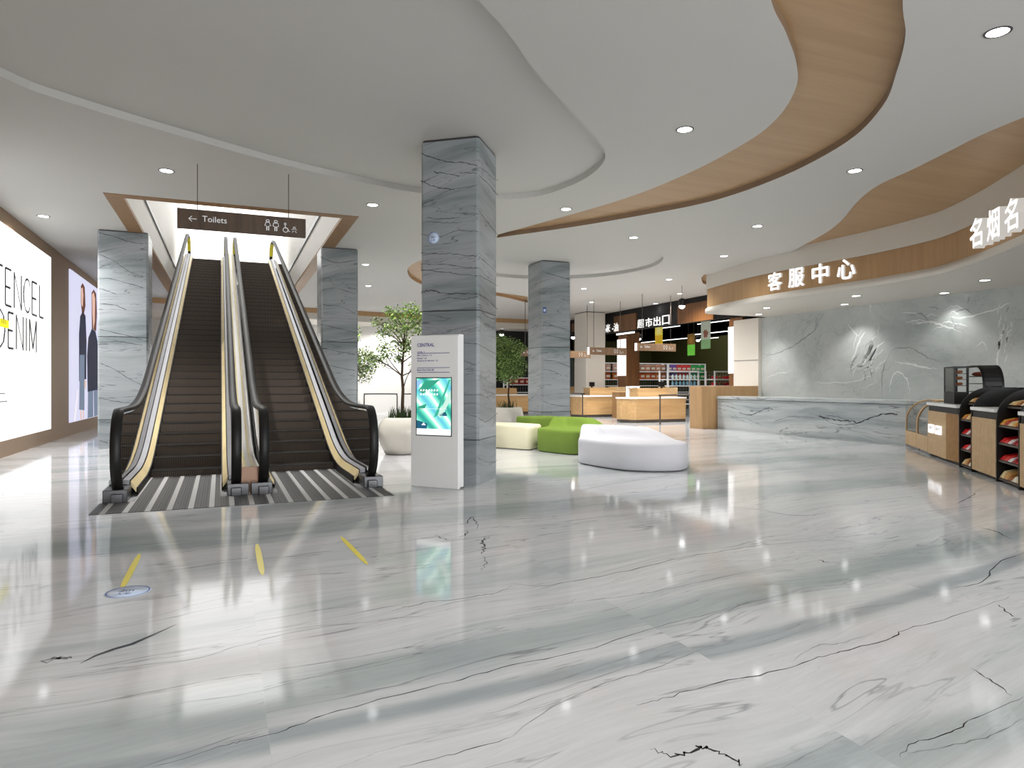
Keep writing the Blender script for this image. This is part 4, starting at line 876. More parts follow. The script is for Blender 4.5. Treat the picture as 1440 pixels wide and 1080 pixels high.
# ---- stickers and tape
def sticker_mesh(kind):
    mb = MB(); mb.lathe([(.0, 0), (.13, 0), (.13, .0012), (0, .0012)], 32)
    mb.ribbon([Vector((.12*math.cos(t*PI/16), .12*math.sin(t*PI/16), .0013)) for t in range(33)], UP, .008, 1, .0004)
    put_text(mb, '2m', (-.055, .0, .0014), (1, 0, 0), .05, 0, .01, 2, up=Vector((0, 1, 0)))
    put_text(mb, '人米', (-.06, -.065, .0014), (1, 0, 0), .045, 0, .01, 1, up=Vector((0, 1, 0)))
    return mb
SM = [plain('sticker_pale', rgb(200, 214, 236), rough=.3), plain('sticker_blue', rgb(20, 70, 150), rough=.3), plain('sticker_navy', rgb(40, 40, 110), rough=.3)]
def put_sticker(loc, mat3, s, label, cat='sticker'):
    o = sticker_mesh(0).build('round_sticker', SM); o.matrix_world = Matrix.Translation(loc) @ mat3.to_4x4() @ Matrix.Scale(s, 4); tag(o, label, cat)
put_sticker(P(180, 832, .0012), Matrix.Rotation(-YAW*0-.2, 3, 'Z'), 1., 'round blue floor sticker at the end of the yellow tape')
def wallrot(a):    # local x along a, local z out of the wall
    a = Vector(a).normalized(); n_ = a.cross(UP); return Matrix((a, UP, n_)).transposed()
ca = Vector((math.cos(math.radians(-37.6)), math.sin(math.radians(-37.6)), 0)); cn = ca.cross(UP)
pc = Vector((2.905, 8.79, 0))+cn*.411-ca*.22; pc.z = HE+(540-340.5)/FPX*9.15
put_sticker(pc, wallrot(ca), .62, 'round blue sticker high on the marble column behind the kiosk')
o_ = MB(); pp = PY(766, 436, 15.845)
o_.box(-.05, .05, -.003, 0, -.07, .07); o_.box(-.03, .03, -.005, -.003, -.04, .03, 1)
tag(o_.build('notice', [SM[1], SM[0]], loc=(pp.x, 15.852, pp.z)), 'small blue notice on the farther marble column', 'notice')
for (x0, x1, lab) in ((-.62, -.62, 'short yellow tape line on the floor by the round sticker'), (.22, .22, 'middle yellow tape line on the floor in front of the escalator divider'), (.93, .89, 'yellow tape line on the floor in front of the right escalator')):
    mb = MB(); n_ = 8; pts = [Vector((x0+(x1-x0)*i/n_, 4.93+.97*i/n_, 0)) for i in range(n_+1)]
    mb.ribbon(pts, UP, [.015, .035, .04, .042, .042, .042, .04, .035, .015], 0, .0015)
    tag(mb.build('floor_tape', plain('tape_yellow', rgb(238, 222, 96), rough=.25)), lab, 'tape')
# ---- seating
def seat(name, foot, zs, zb, back, mat, label, cat='seat', bw_=.42):
    """foot: outline CCW; back: indices range (start,end) of outline carrying the raised back"""
    pts = cr_spline(foot, 5, True) if False else []
    F = [Vector((x, y, 0)) for x, y in foot]; n = len(F)
    # resample with rounded corners
    out = []; idx = []
    for i in range(n):
        a, b, c = F[i-1], F[i], F[(i+1) % n]
        r = min(.16, (b-a).length*.4, (c-b).length*.4)
        p0 = b+(a-b).normalized()*r; p1 = b+(c-b).normalized()*r
        for k in range(5):
            t = k/4; out.append((1-t)**2*p0+2*t*(1-t)*b+t*t*p1); idx.append(i)
    cen = sum(F, Vector())/n; m = len(out)
    # finer outline
    fine = []
    for i in range(m):
        p, q = out[i], out[(i+1) % m]; k = max(1, int((q-p).length/.08))
        fine += [p.lerp(q, j/k) for j in range(k)]
    out = fine; m = len(out)
    bl = [F[i] for i in back] if back else []
    def rise(p):
        if not bl: return 0
        best = (9, 0); tot = sum((b-a).length for a, b in zip(bl, bl[1:])); acc = 0
        for a, b in zip(bl, bl[1:]):
            d = b-a; t = max(0, min(1, (p-a).dot(d)/d.length_squared)); ds = (p-(a+d*t)).length
            if ds < best[0]: best = (ds, (acc+d.length*t)/tot)
            acc += d.length
        ds, u = best; w_ = max(0, min(1, 1-(ds-.26)/.2)); w_ = w_*w_*(3-2*w_); e_ = min(1, min(u/.12, (1-u)/.3)); e_ = max(0, e_)
        return w_*(e_*e_*(3-2*e_))**.7
    mb = MB(); prof = [(1.0, .0, .97), (1.0, .06, 1.), (1.0, .55, 1.), (1., .86, 1.), (1., .95, .99), (1., 1., .96)]+[(1, 1, k/14*.96) for k in range(13, 0, -1)]
    rows = []
    for _, zf, k in prof:
        row = []
        for p in out:
            q = cen+(p-cen)*k; top = zs+(zb-zs)*rise(q) if back else zs
            row.append(Vector((q.x-cen.x, q.y-cen.y, top*zf+.012)))
        rows.append(row)
    vs = [v for r in rows for v in r]; fs = [(i*m+j, i*m+(j+1) % m, (i+1)*m+(j+1) % m, (i+1)*m+j) for i in range(len(rows)-1) for j in range(m)]
    fs += [tuple((len(rows)-1)*m+j for j in range(m)), tuple(range(m-1, -1, -1))]
    e = empty(name, (cen.x, cen.y, 0), label=label, cat=cat)
    mb.add(vs, fs, 0, True); mb.build('cushion', mat, e)
    MB().prism([((cen+(p-cen)*.95)-cen)[:2] for p in out], 0, .02).build('base', M['black'], e)
    return e
seat('lounge_seat', [(5.28, 9.85), (5.33, 9.25), (5.46, 8.72), (5.78, 8.42), (6.2, 8.33), (6.5, 8.55), (6.62, 9.0), (6.5, 9.7), (6.25, 10.35), (5.9, 10.85), (5.6, 10.4)], .40, .57, (10, 9, 8, 7, 6), M['whitef'], 'white curved lounge seat with low back, nearest of the row')
seat('lounge_seat', [(5.51, 12.0), (5.62, 11.5), (5.8, 10.98), (6.3, 11.1), (6.85, 11.45), (6.85, 12.3), (6.6, 13.1), (6.05, 12.6)], .43, .60, (7, 6, 5, 4), M['green'], 'green lounge seat with low back in the middle of the row')
seat('lounge_seat', [(4.75, 13.3), (5.08, 12.78), (5.45, 12.12), (6.0, 12.72), (5.75, 13.45), (5.3, 13.9)], .46, 0, None, M['creamf'], 'cream lounge seat beside the kiosk column')
seat('lounge_seat', [(5.9, 14.0), (6.1, 13.55), (6.75, 13.55), (6.95, 13.9), (6.7, 14.2), (6.2, 14.3)], .56, 0, None, M['green'], 'small green lounge block behind the cream seat')
# ---- plants
def tree(loc, pot_r, pot_h, pot_prof, clusters, trunk, label, leafn=330, leafsize=.052, grass=True, seed=1, grassn=150):
    r = random.Random(seed); e = empty('potted_tree', loc, label=label, cat='plant')
    MB().lathe(pot_prof, 40).build('pot', M['porcelain'], e)
    MB().lathe([(0, pot_h-.05), (pot_r*.86, pot_h-.05), (pot_r*.86, pot_h-.03), (0, pot_h-.03)], 24).build('soil', M['soil'], e)
    mb = MB(); mb.tube(trunk, [.035-.02*i/(len(trunk)-1) for i in range(len(trunk))], 0, 8)
    T = [Vector(p) for p in trunk]
    for c in clusters:
        c_ = Vector(c[:3]); cand = [t for t in T[1:] if t.z < c_.z-.1] or [T[1]]; a = min(cand, key=lambda t: (t-c_).length+abs(t.z-c_.z+.4))
        mid = a.lerp(c_, .5)+Vector((r.uniform(-.06, .06), r.uniform(-.06, .06), r.uniform(-.02, .08)))
        mb.tube(cr_spline([tuple(a), tuple(mid), tuple(c_)], 4), [.012-.001*i for i in range(9)], 0, 5)
        for k in range(5): mb.tube([mid.lerp(c_, r.random()), c_+Vector((r.gauss(0, .5), r.gauss(0, .5), r.gauss(0, .5)))*c[3]], .003, 0, 4)
    mb.build('trunk', M['bark'], e)
    lf = MB()
    for c in clusters:
        n_ = int(leafn*(c[3]/.2)**2)
        for k in range(n_):
            d = Vector((r.gauss(0, 1), r.gauss(0, 1), r.gauss(0, .8))); d = d.normalized()*(r.random()**.45)*c[3]*1.15
            p = Vector(c[:3])+d; s = leafsize*r.uniform(.6, 1.2)
            u = Vector((r.gauss(0, 1), r.gauss(0, 1), r.gauss(0, .6))).normalized(); w_ = u.cross(Vector((r.gauss(0, 1), r.gauss(0, 1), r.gauss(0, 1)))).normalized(); nn = u.cross(w_)
            lf.add([p, p+u*s*.5+w_*s*.28+nn*s*.06, p+u*s, p+u*s*.5-w_*s*.28+nn*s*.06], [(0, 1, 2, 3)], r.choice((0, 0, 0, 1, 2)), False)
    lf.build('foliage', [M['leaf'], plain('leaf_light', rgb(170, 192, 112), rough=.5, noise=.2), plain('leaf_dark', rgb(60, 84, 40), rough=.5, noise=.2)], e)
    if grass:
        g = MB()
        for k in range(grassn):
            a = r.random()*2*PI; q = r.random()**.5*pot_r*.72; x, y = q*math.cos(a), q*math.sin(a); b = r.uniform(.12, .27); dx, dy = r.gauss(0, .06), r.gauss(0, .06)
            w_ = .008; z0 = pot_h-.03; ang = r.random()*PI; ux, uy = math.cos(ang)*w_, math.sin(ang)*w_
            g.add([(x-ux, y-uy, z0), (x+ux, y+uy, z0), (x+ux*.7+dx*.4, y+uy*.7+dy*.4, z0+b*.6), (x-ux*.7+dx*.4, y-uy*.7+dy*.4, z0+b*.6), (x+dx, y+dy, z0+b)], [(0, 1, 2, 3), (3, 2, 4)])
        g.build('grass', M['leafd'], e)
    return e
potL = [(.0, 0), (.30, 0), (.33, .02), (.42, .2), (.455, .38), (.44, .52), (.38, .64), (.33, .68), (.31, .68), (.30, .62), (0, .62)]
lp = P(566, 639); lp = W((566-720)/FPX*12.75, 12.75)
# crown laid out across the view: u = to the right, v = height
def crown(spec, depth_jit, seed):
    r = random.Random(seed); out = []
    for u, z, rad in spec:
        dd = r.uniform(-depth_jit, depth_jit); out.append((u*cY+dd*sY, -u*sY+dd*cY, z, rad))
    return out
def pu(x, y, cx=566, d=12.75): return ((x-cx)/FPX*d, HE+(540-y)/FPX*d)
spec = [pu(x, y)+(s,) for x, y, s in [(560, 445, .17), (578, 437, .17), (592, 450, .2), (545, 437, .1), (605, 445, .18), (574, 462, .2), (553, 462, .14), (590, 475, .2), (531, 455, .1), (540, 470, .13), (558, 482, .17), (575, 490, .18), (536, 487, .14), (521, 503, .1), (529, 505, .12), (546, 500, .13), (604, 490, .2), (598, 510, .14), (560, 503, .1), (540, 512, .06), (615, 470, .2), (584, 515, .08)]]
tree((lp[0], lp[1], 0), .36, .68, potL, crown(spec, .3, 3), [(0, 0, .62), (.0, 0, .9), (.01, .0, 1.2), (-.01, .01, 1.45), (.0, 0, 1.7), (.03, 0, 2.0), (.04, 0, 2.3)], 'tall leafy tree in a rounded pale pot with grass, left of the kiosk', seed=4)
lp2 = W((492-720)/FPX*17.5, 17.5)
spec = [((x-492)/FPX*17.5, HE+(540-y)/FPX*17.5, s) for x, y, s in [(500, 505, .25), (512, 497, .2), (517, 515, .2), (508, 525, .25), (495, 515, .25), (485, 500, .25), (480, 520, .25), (522, 508, .12), (490, 470, .25)]]
tree((lp2[0], lp2[1], 0), .36, .68, potL, crown(spec, .3, 5), [(0, 0, .62), (.0, 0, .9), (.01, .0, 1.2), (0, 0, 1.5), (.0, 0, 1.8)], 'leafy potted tree mostly hidden behind the right escalator column', seed=8, leafn=230, leafsize=.065)
lp3 = W((713-720)/FPX*19.4, 19.4)
spec = [((x-716)/FPX*19.4, HE+(540-y)/FPX*19.4, s) for x, y, s in [(716, 482, .2), (705, 478, .2), (700, 490, .25), (725, 488, .22), (735, 490, .15), (712, 495, .28), (728, 502, .25), (703, 507, .28), (717, 512, .28), (733, 513, .2), (722, 525, .25), (706, 524, .25), (695, 500, .25), (735, 524, .12), (714, 533, .15)]]
tree((lp3[0], lp3[1], 0), .42, .64, [(0, 0), (.52, 0), (.54, .03), (.47, .4), (.42, .64), (.39, .64), (.38, .6), (0, .6)], crown(spec, .35, 6), [(0.05, 0, .58), (.06, 0, .8), (.04, 0, 1.0), (.06, 0, 1.3), (.05, 0, 1.7), (.05, 0, 2.2)], 'bushy tree in a tapered pale pot between the two free-standing marble columns', seed=9, leafn=250, leafsize=.07, grassn=80)
# ---- railings
def rail(pts, label, h=.94, t=.03, group=None):
    e = empty('barrier_rail', pts[0], label=label, cat='railing', group=group); p0 = Vector(pts[0])
    a, b = [Vector(p)-p0 for p in pts]
    MB().tube(cr_spline([tuple(a+Vector((0, 0, h-.08))), tuple(a+Vector((0, 0, h-.02))+(b-a).normalized()*.02), tuple(a+Vector((0, 0, h))+(b-a).normalized()*.08), tuple(b+Vector((0, 0, h))-(b-a).normalized()*.08), tuple(b+Vector((0, 0, h-.02))-(b-a).normalized()*.02), tuple(b+Vector((0, 0, h-.08)))], 3), t/2, 0, 8).build('top_bar', M['kick'], e)
    for q in (a, b): MB().tube([q, q+Vector((0, 0, h-.07))], t/2, 0, 8).lathe([(0, 0), (.05, 0), (.05, .01), (0, .01)], 12, 0, tuple(q)).build('post', M['kick'], e)
rail([(12.8, 18.33, 0), (14.45, 18.5, 0)], 'dark tube rail in front of the nearest checkout counter', t=.05)
rail([(12.2, 22.4, 0), (12.0, 25.2, 0)], 'dark tube rail at the end of the second checkout counter', t=.05)
rail([(4.55, 24.75, 0), (5.65, 24.3, 0)], 'thin dark rail left of the tree trunk before the white wall', t=.045)
rail([(5.85, 24.25, 0), (7.2, 23.8, 0)], 'thin dark rail right of the tree trunk before the white wall', t=.045)
# ---- checkout counters
def checkout(y0, label, x0=12.3):
    e = empty('checkout_counter', (x0, y0, 0), label=label, cat='counter')
    pts = [(.0, .55), (.12, .12), (.3, .0), (2.3, 0), (2.3, .75), (0, .75)]
    MB().prism(pts, .1, .80).build('cabinet', M['oakx'], e)
    MB().prism([(x*.995+.005, y*.97+.01) for x, y in pts], 0, .1).build('plinth', M['kick'], e)
    pt = [(-.03, .5), (.1, .08), (.28, -.03), (2.3, -.03), (2.3, .78), (-.6, .78), (-.6, .62), (-.1, .6)]
    MB().prism([(-.03, .55), (.1, .08), (.28, -.03), (2.32, -.03), (2.32, .78), (-.03, .78)], .80, .85).build('worktop', M['gloss_white'], e)
    MB().box(1.3, 2.65, 1.3+.12, 1.65, 0, .82).build('rear_cabinet', M['oakx'], e)
    u = MB(); u.box(.9, 2.1, .8, 1.35, 0, 1.12); u.box(.86, 2.14, .78, 1.37, 1.12, 1.15); u.build('cashier_box', M['oakx'], e)
    u = MB(); u.box(2.1, 2.55, .8, 1.35, 0, 1.18); u.build('side_box', M['pale_oak'], e)
    return e
for i, (y0, x0, lab) in enumerate(((19.4, 12.3, 'oak checkout counter nearest the reception desk, with a white top'), (23.35, 12.6, 'oak checkout counter second from the reception desk'), (27.3, 12.75, 'oak checkout counter seen on both sides of the farther marble column'), (30.2, 12.0, 'farthest oak checkout counter behind the bushy tree'))):
    if i < 3: checkout(y0, lab, x0)
    else:
        e = empty('checkout_counter', (9.5, 27.2, 0), label=lab, cat='counter')
        MB().box(0, 3., 0, .7, .1, .8).build('cabinet', M['oakx'], e); MB().box(0, 3., .01, .69, 0, .1).build('plinth', M['kick'], e); MB().box(-.03, 3.03, -.03, .73, .8, .85).build('worktop', M['gloss_white'], e)
        MB().box(1.2, 2.4, .75, 1.3, 0, 1.12).build('cashier_box', M['oakx'], e)
def monitor(x, y, z, label, rot=0, s=1.):
    e = empty('till_screen', (x, y, z), rot, label=label, cat='monitor')
    MB().box(-.17*s, .17*s, -.02, .02, .05, .05+.26*s).build('screen', M['black'], e, bevel=.005)
    MB().box(-.03, .03, -.01, .03, 0, .08).box(-.08, .08, -.05, .05, 0, .01).build('stand', M['black'], e)
p_ = PY(939, 537, 20.5); monitor(p_.x-.3, 20.45, 1.15, 'small black till screen on the nearest cashier box', s=.7)
p_ = PY(815, 540, 24.4); monitor(13.75, 24.45, 1.15, 'small black till screen on the second cashier box', s=.7)
# printer-like white till with black panel
e = empty('till_cabinet', (13.6, 21.35, .0), label='white till cabinet with black panel left of the nearest cashier box', cat='till')
MB().box(0, .42, 0, .3, 0, 1.22).build('body', M['gloss_white'], e, bevel=.01); MB().box(.1, .3, -.008, 0, .98, 1.16).build('panel', M['black'], e)
e = empty('produce_crate', (13.65, 22.2, .0), label='low wooden display box between the two nearest checkout counters', cat='box')
MB().box(0, .62, 0, .5, 0, .98).build('body', M['teak'], e); MB().box(-.02, .64, -.02, .52, .98, 1.01).build('lid', M['oakx'], e)
# ---- reception desk
e = empty('reception_counter', (13.13, 10.0, 0), label='long grey marble reception counter below the back wall', cat='counter')
mb = MB(); mb.prism([(0.0, 0), (.7, 0), (.7, 5.96), (0.0, 5.96)], 0, .86)
for i, (wv_, l) in enumerate(((.02, [(0, 650), (60, 660), (130, 630), (168, 632)]), (.03, [(400, 668), (470, 682), (520, 690), (570, 690), (600, 700), (650, 680), (740, 655), (800, 660)]), (.012, [(405, 660), (460, 700), (540, 712), (600, 700)]), (.012, [(440, 665), (500, 670), (560, 700)]), (.01, [(180, 690), (260, 670), (380, 672)]), (.012, [(200, 585), (330, 580), (480, 575), (560, 590)]))):
    rr = random.Random(i); q = cr_spline([tuple(PX(1040+x/3.6, 400+y/3.6, 13.13)-Vector((13.13, 10, 0))) for x, y in l], 7); q = [p+Vector((0, 0, rr.uniform(-.012, .012))) for p in q if p.z < .85]
    if len(q) > 2: mb.ribbon(q, NX, [wv_*rr.uniform(.3, 1.2) for _ in q], 1, .002)
mb.build('front', [M['counterstone'], M['vein_col']], e)
MB().box(-.03, .75, 0, 5.96, .872, .95).build('worktop', M['counterstone'], e); MB().box(.01, .7, .0, 5.95, .86, .872).build('gap', M['black'], e)
e = empty('wood_screen', (12.6, 16.0, 0), label='L-shaped oak end block beside the marble reception counter', cat='counter')
MB().box(0, .52, -.02, .55, 0, 1.24).build('end_block', M['fascia_wood'], e, bevel=.005); MB().box(.525, 2.35, .3, .55, 0, 1.24).build('screen_panel', M['fascia_wood'], e, bevel=.005)
# ---- snack line
SO = Vector((12.99, 9.91, 0)); su = Vector((-.66, -.751, 0)).normalized(); srot = math.atan2(su.y, su.x)
# local frame: +x along the line towards the camera side, +y away from the customers is -n ; n = left of travel
def snack(name, s0, label, cat): return empty(name, SO+su*s0, srot, label=label, cat=cat)
# local y positive = left of su = (.751,-.66) -> away from customers
def quarter(mb, x0, x1, depth, h, r, mi=0, z0=0):
    pr = [(0, z0), (0, h-r)]+[(r-r*math.cos(t*PI/16), h-r+r*math.sin(t*PI/16)) for t in range(1, 9)]+[(depth, h), (depth, z0)]
    n = len(pr); vs = [(x0, y, z) for y, z in pr]+[(x1, y, z) for y, z in pr]
    mb.add(vs, [(i, (i+1) % n, n+(i+1) % n, n+i) for i in range(n)]+[tuple(range(n-1, -1, -1)), tuple(range(n, 2*n))], mi)
def bakery(s0, w, label):
    e = snack('bakery_case', s0, label, 'display case')
    MB().box(0, w, 0, .8, .06, .34).build('cabinet', M['pale_oak'], e, bevel=.004)
    MB().box(.03, w-.03, .05, .75, 0, .06).build('plinth', M['steel'], e)
    mb = MB(); h, r = .97, .42
    pr = [(0.02, .34), (.02, h-r)]+[(.02+r-r*math.cos(t*PI/16), h-r+r*math.sin(t*PI/16)) for t in range(1, 9)]
    vs = [v for y, z in pr for v in ((.03, y, z), (w-.03, y, z))]; mb.add(vs, [(2*i, 2*i+1, 2*i+3, 2*i+2) for i in range(len(pr)-1)], 0, True); mb.build('curved_glass', M['caseglass'], e)
    for x in (0, w-.03):
        mb = MB(); pp = [Vector((x+.015, y, z)) for y, z in pr]+[Vector((x+.015, .8, h))]
        mb.sweep(pp, [(-.015, -.015), (.015, -.015), (.015, .015), (-.015, .015)]); mb.build('rib', M['pale_oak'], e)
    MB().box(.0, w, .44, .8, .955, .985).box(0, w, .76, .8, .34, .96).build('back_panel', M['pale_oak'], e)
    MB().box(.03, w-.03, .1, .74, .6, .615).box(.03, w-.03, .06, .74, .345, .36).build('shelf', M['gloss_white'], e)
bakery(0, .93, 'curved glass bakery case farthest along the snack line, touching the marble counter')
bakery(.95, .85, 'curved glass bakery case between the far one and the wood counter with white signs')
def counter(s0, w, label, w2=0):
    e = snack('snack_counter', s0, label, 'counter')
    MB().box(0, w, 0, .75, .05, .82).build('cabinet', M['pale_oak'], e)
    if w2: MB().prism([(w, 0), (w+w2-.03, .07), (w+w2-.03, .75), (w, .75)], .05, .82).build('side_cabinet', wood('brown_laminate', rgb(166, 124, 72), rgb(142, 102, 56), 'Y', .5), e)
    W_ = w+max(0, w2-.03)
    MB().box(.02, W_-.0, .06, .72, 0, .05).build('plinth', M['black'], e)
    MB().box(0.01, W_-.01, .012, .74, .82, .92).build('black_band', M['black'], e)
    MB().box(-.02 if w2 else .0, W_, -.02, .77, .92, .965).build('worktop', M['gloss_white'], e)
    return e
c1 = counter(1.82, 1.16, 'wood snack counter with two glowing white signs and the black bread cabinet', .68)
for k in range(2):
    o_ = MB(); o_.box(0, .3, -.03, 0, 0, .15)
    for j in range(3): o_.box(.07+.08*j, .11+.08*j, -.032, -.03, .06+.01*j, .12, 1)
    o = o_.build('price_sign', [glow('price_glow', (1, .97, .95, 1), 1.3), plain('price_print', rgb(190, 180, 180))]); o.location = SO+su*(1.96+.46*k)+Vector((0, 0, .43)); o.rotation_euler.z = srot
    tag(o, ('left' if k == 0 else 'right')+' glowing white price sign on the wood snack counter front', 'sign')
def rack(s0, w, label, seed, glabel):
    e = snack('snack_rack', s0, label, 'rack'); r = random.Random(seed)
    for x in (0, w-.03): mb = MB(); quarter(mb, x, x+.03, .75, 1.25, .42); mb.build('side_panel', M['black'], e)
    MB().box(.03, w-.03, .5, .54, .04, 1.22).build('back_panel', M['black'], e)
    tiers = [(.03, .1, .12), (.27, .08, .10), (.5, .08, .10), (.73, .08, .10), (.98, .12, .14)]
    for z, t, dz in tiers:
        mb = MB(); f = .02 if z < .9 else .12
        mb.add([(.03, f, z), (w-.03, f, z), (w-.03, .5, z+.06), (.03, .5, z+.06), (.03, f, z+.025), (w-.03, f, z+.025), (w-.03, .5, z+.085), (.03, .5, z+.085)], [(0, 1, 2, 3), (4, 5, 6, 7), (0, 1, 5, 4), (1, 2, 6, 5), (2, 3, 7, 6), (3, 0, 4, 7)])
        mb.build('shelf', M['kick'], e)
    pals = {'cream': [rgb(226, 196, 150), rgb(206, 160, 96), rgb(150, 90, 40), rgb(240, 226, 200)], 'mixed': [rgb(210, 150, 60), rgb(170, 60, 40), rgb(226, 200, 160)], 'red': [rgb(196, 24, 30), rgb(220, 60, 56), rgb(240, 220, 220), rgb(140, 20, 30)]}
    names = [('cream', 'cream and yellow snack packet on the bottom shelf of the '), ('red', 'red and white snack packet on the second shelf of the '), ('red', 'red snack packet on the middle shelf of the '), ('mixed', 'orange and brown snack packet on the fourth shelf of the '), ('cream', 'long beige wafer packet on the sloping top shelf of the ')]
    for (z, t, dz), (pal, nm) in zip(tiers, names):
        n_ = 5
        for k in range(n_):
            m_ = M.setdefault(pal+str(k % len(pals[pal])), None) or plain(pal+str(k % len(pals[pal])), pals[pal][k % len(pals[pal])], rough=.3, noise=.25, nscale=25)
            M[pal+str(k % len(pals[pal]))] = m_
            mb = MB(); x = .05+(w-.12)*k/n_; ww_ = (w-.14)/n_
            f = .03 if z < .9 else .13; d_ = .3; hz = r.uniform(.05, .08)+(.03 if z < .1 else 0)
            # pillow shaped packet lying on the sloped shelf
            for a_ in range(1):
                xs = [0, .12, .5, .88, 1]; ys = [0, .1, .5, .9, 1]; hs = [0, .7, 1, .7, 0]
                vs = [(x+u*ww_, f+v*d_, z+.027+(f+v*d_-.02)*.125+.002+hz*max(.12, hs[i]*hs[j]**.5)) for i, u in enumerate(xs) for j, v in enumerate(ys)]
                vb = [(x+u*ww_, f+v*d_, z+.027+(f+v*d_-.02)*.125+.004) for u in xs for v in ys]
                fs = [(i*5+j, i*5+j+1, (i+1)*5+j+1, (i+1)*5+j) for i in range(4) for j in range(4)]
                mb.add(vs, fs, 0, True); mb.add(vb, fs, 0)
                for i in range(4):
                    for qa_, qb_ in ((i*5, (i+1)*5), (i*5+4, (i+1)*5+4), (i, i+1), (20+i, 21+i)):
                        mb.add([vs[qa_], vs[qb_], vb[qb_], vb[qa_]], [(0, 1, 2, 3)], 0)
            o = mb.build('snack_packet', m_); o.location = SO+su*s0; o.rotation_euler.z = srot
            tag(o, nm+glabel, 'packet', 'packets on the '+nm.split(' on the ')[1]+glabel)
rack(3.68, .62, 'black snack rack with rounded top beside the brown laminate panel', 1, 'rack beside the brown panel')
c2 = counter(4.32, 1.0, 'wood snack counter between the two black racks')
mb = MB(); quarter(mb, 4.33-4.32, 1.0-.01, .75, 1.25, .42, 0, .97); 
ob = MB(); pr = [(.30, .965), (.30, 1.0)]+[(.30+.3-.3*math.cos(t*PI/16), 1.0-.05+.3*math.sin(t*PI/16)) for t in range(1, 9)]+[(.75, 1.25), (.75, .965)]
ob.box(.0, 1.0, .62, .66, .965, 1.25); o = ob.build('splash_panel', M['black'], c2)
rack(5.33, .8, 'black snack rack with rounded top at the right edge of the photo', 2, 'rack at the right edge')
c3 = counter(6.15, 1.1, 'wood snack counter cut off at the right edge of the photo')
MB().box(.0, 1.1, .62, .66, .965, 1.25).build('splash_panel', M['black'], c3)
# bread cabinet and arched display on the same worktop
AW = Vector((-math.sin(srot), math.cos(srot), 0))
def on_top(name, s0, t, label, cat):
    e = snack(name, s0, label, cat); e.location += AW*t; e.location.z = .967; return e
e = on_top('bread_cabinet', 2.36, .12, 'narrow black framed glass bread cabinet on the wood snack counter', 'cabinet')
MB().box(0, .62, 0, .2, 0, .2).build('base', M['black'], e)
for x in (0, .595):
    for y in (0, .175): MB().box(x, x+.025, y, y+.025, .2, .6).build('post', M['black'], e)
MB().box(0, .62, 0, .2, .6, .625).build('top', M['black'], e)
for z in (.3, .4, .5): MB().box(.02, .6, .02, .18, z, z+.01).build('shelf', M['kick'], e)
MB().box(.025, .595, .006, .010, .2, .6).build('glass_front', M['caseglass'], e)
for k in range(9):
    z = (.311, .411, .511)[k % 3]; x = .14+.17*(k//3)
    mb = MB(); mb.lathe([(0, 0), (.045, .005), (.06, .025), (.045, .045), (0, .05)], 12); o = mb.build('bread_roll', plain('bread_crust', rgb(178, 110, 64), rough=.6, noise=.2, nscale=20))
    o.location = e.location+su*x+AW*.1+Vector((0, 0, z)); tag(o, 'brown bread roll on a shelf of the narrow glass bread cabinet', 'bread', 'bread rolls in the black cabinet')
e = on_top('arched_display', 2.5, .42, 'black arched display shelf behind the narrow bread cabinet', 'display shelf')
Wd, Hd = .85, .64
pr = [(0, 0), (0, Hd)]+[(Wd-.34+.34*math.sin(t*PI/16), Hd-.34+.34*math.cos(t*PI/16)) for t in range(0, 9)]+[(Wd, 0)]
for y in (0, .26):
    mb = MB(); inn = [(x*.95+.03, z*.95) for x, z in pr]
    for i in range(len(pr)-1):
        a, b, c_, d_ = pr[i], pr[i+1], inn[i+1], inn[i]
        mb.add([(a[0], y, a[1]), (b[0], y, b[1]), (c_[0], y, c_[1]), (d_[0], y, d_[1]), (a[0], y+.03, a[1]), (b[0], y+.03, b[1]), (c_[0], y+.03, c_[1]), (d_[0], y+.03, d_[1])], [(0, 1, 2, 3), (4, 5, 6, 7), (0, 1, 5, 4), (2, 3, 7, 6)])
    mb.build('arch_frame', M['black'], e)
mb = MB()
n = len(pr); mb.add([(x, .0, z) for x, z in pr[1:-1]]+[(x, .29, z) for x, z in pr[1:-1]], [(i, i+1, n-2+i+1, n-2+i) for i in range(n-3)]); mb.build('arch_top', M['black'], e)
for z in (.2, .33, .45): MB().box(.05, Wd-.09, 0.02, .27, z, z+.015).build('shelf', M['kick'], e)
MB().box(.03, Wd-.04, .27, .285, .0, .42).build('back_panel', M['black'], e)
MB().box(.0, Wd, 0, .29, 0, .12).build('base', M['black'], e)
for k in range(6):
    mb = MB(); mb.lathe([(0, 0), (.06, .005), (.09, .03), (.06, .06), (0, .07)], 12); o = mb.build('bread_loaf', plain('bread_dark', rgb(150, 66, 36), rough=.6, noise=.2, nscale=20))
    o.location = e.location+su*(.1+.1*k)+AW*.14+Vector((0, 0, .466)); tag(o, 'dark loaf on the top shelf of the arched display', 'bread', 'loaves on the arched display')
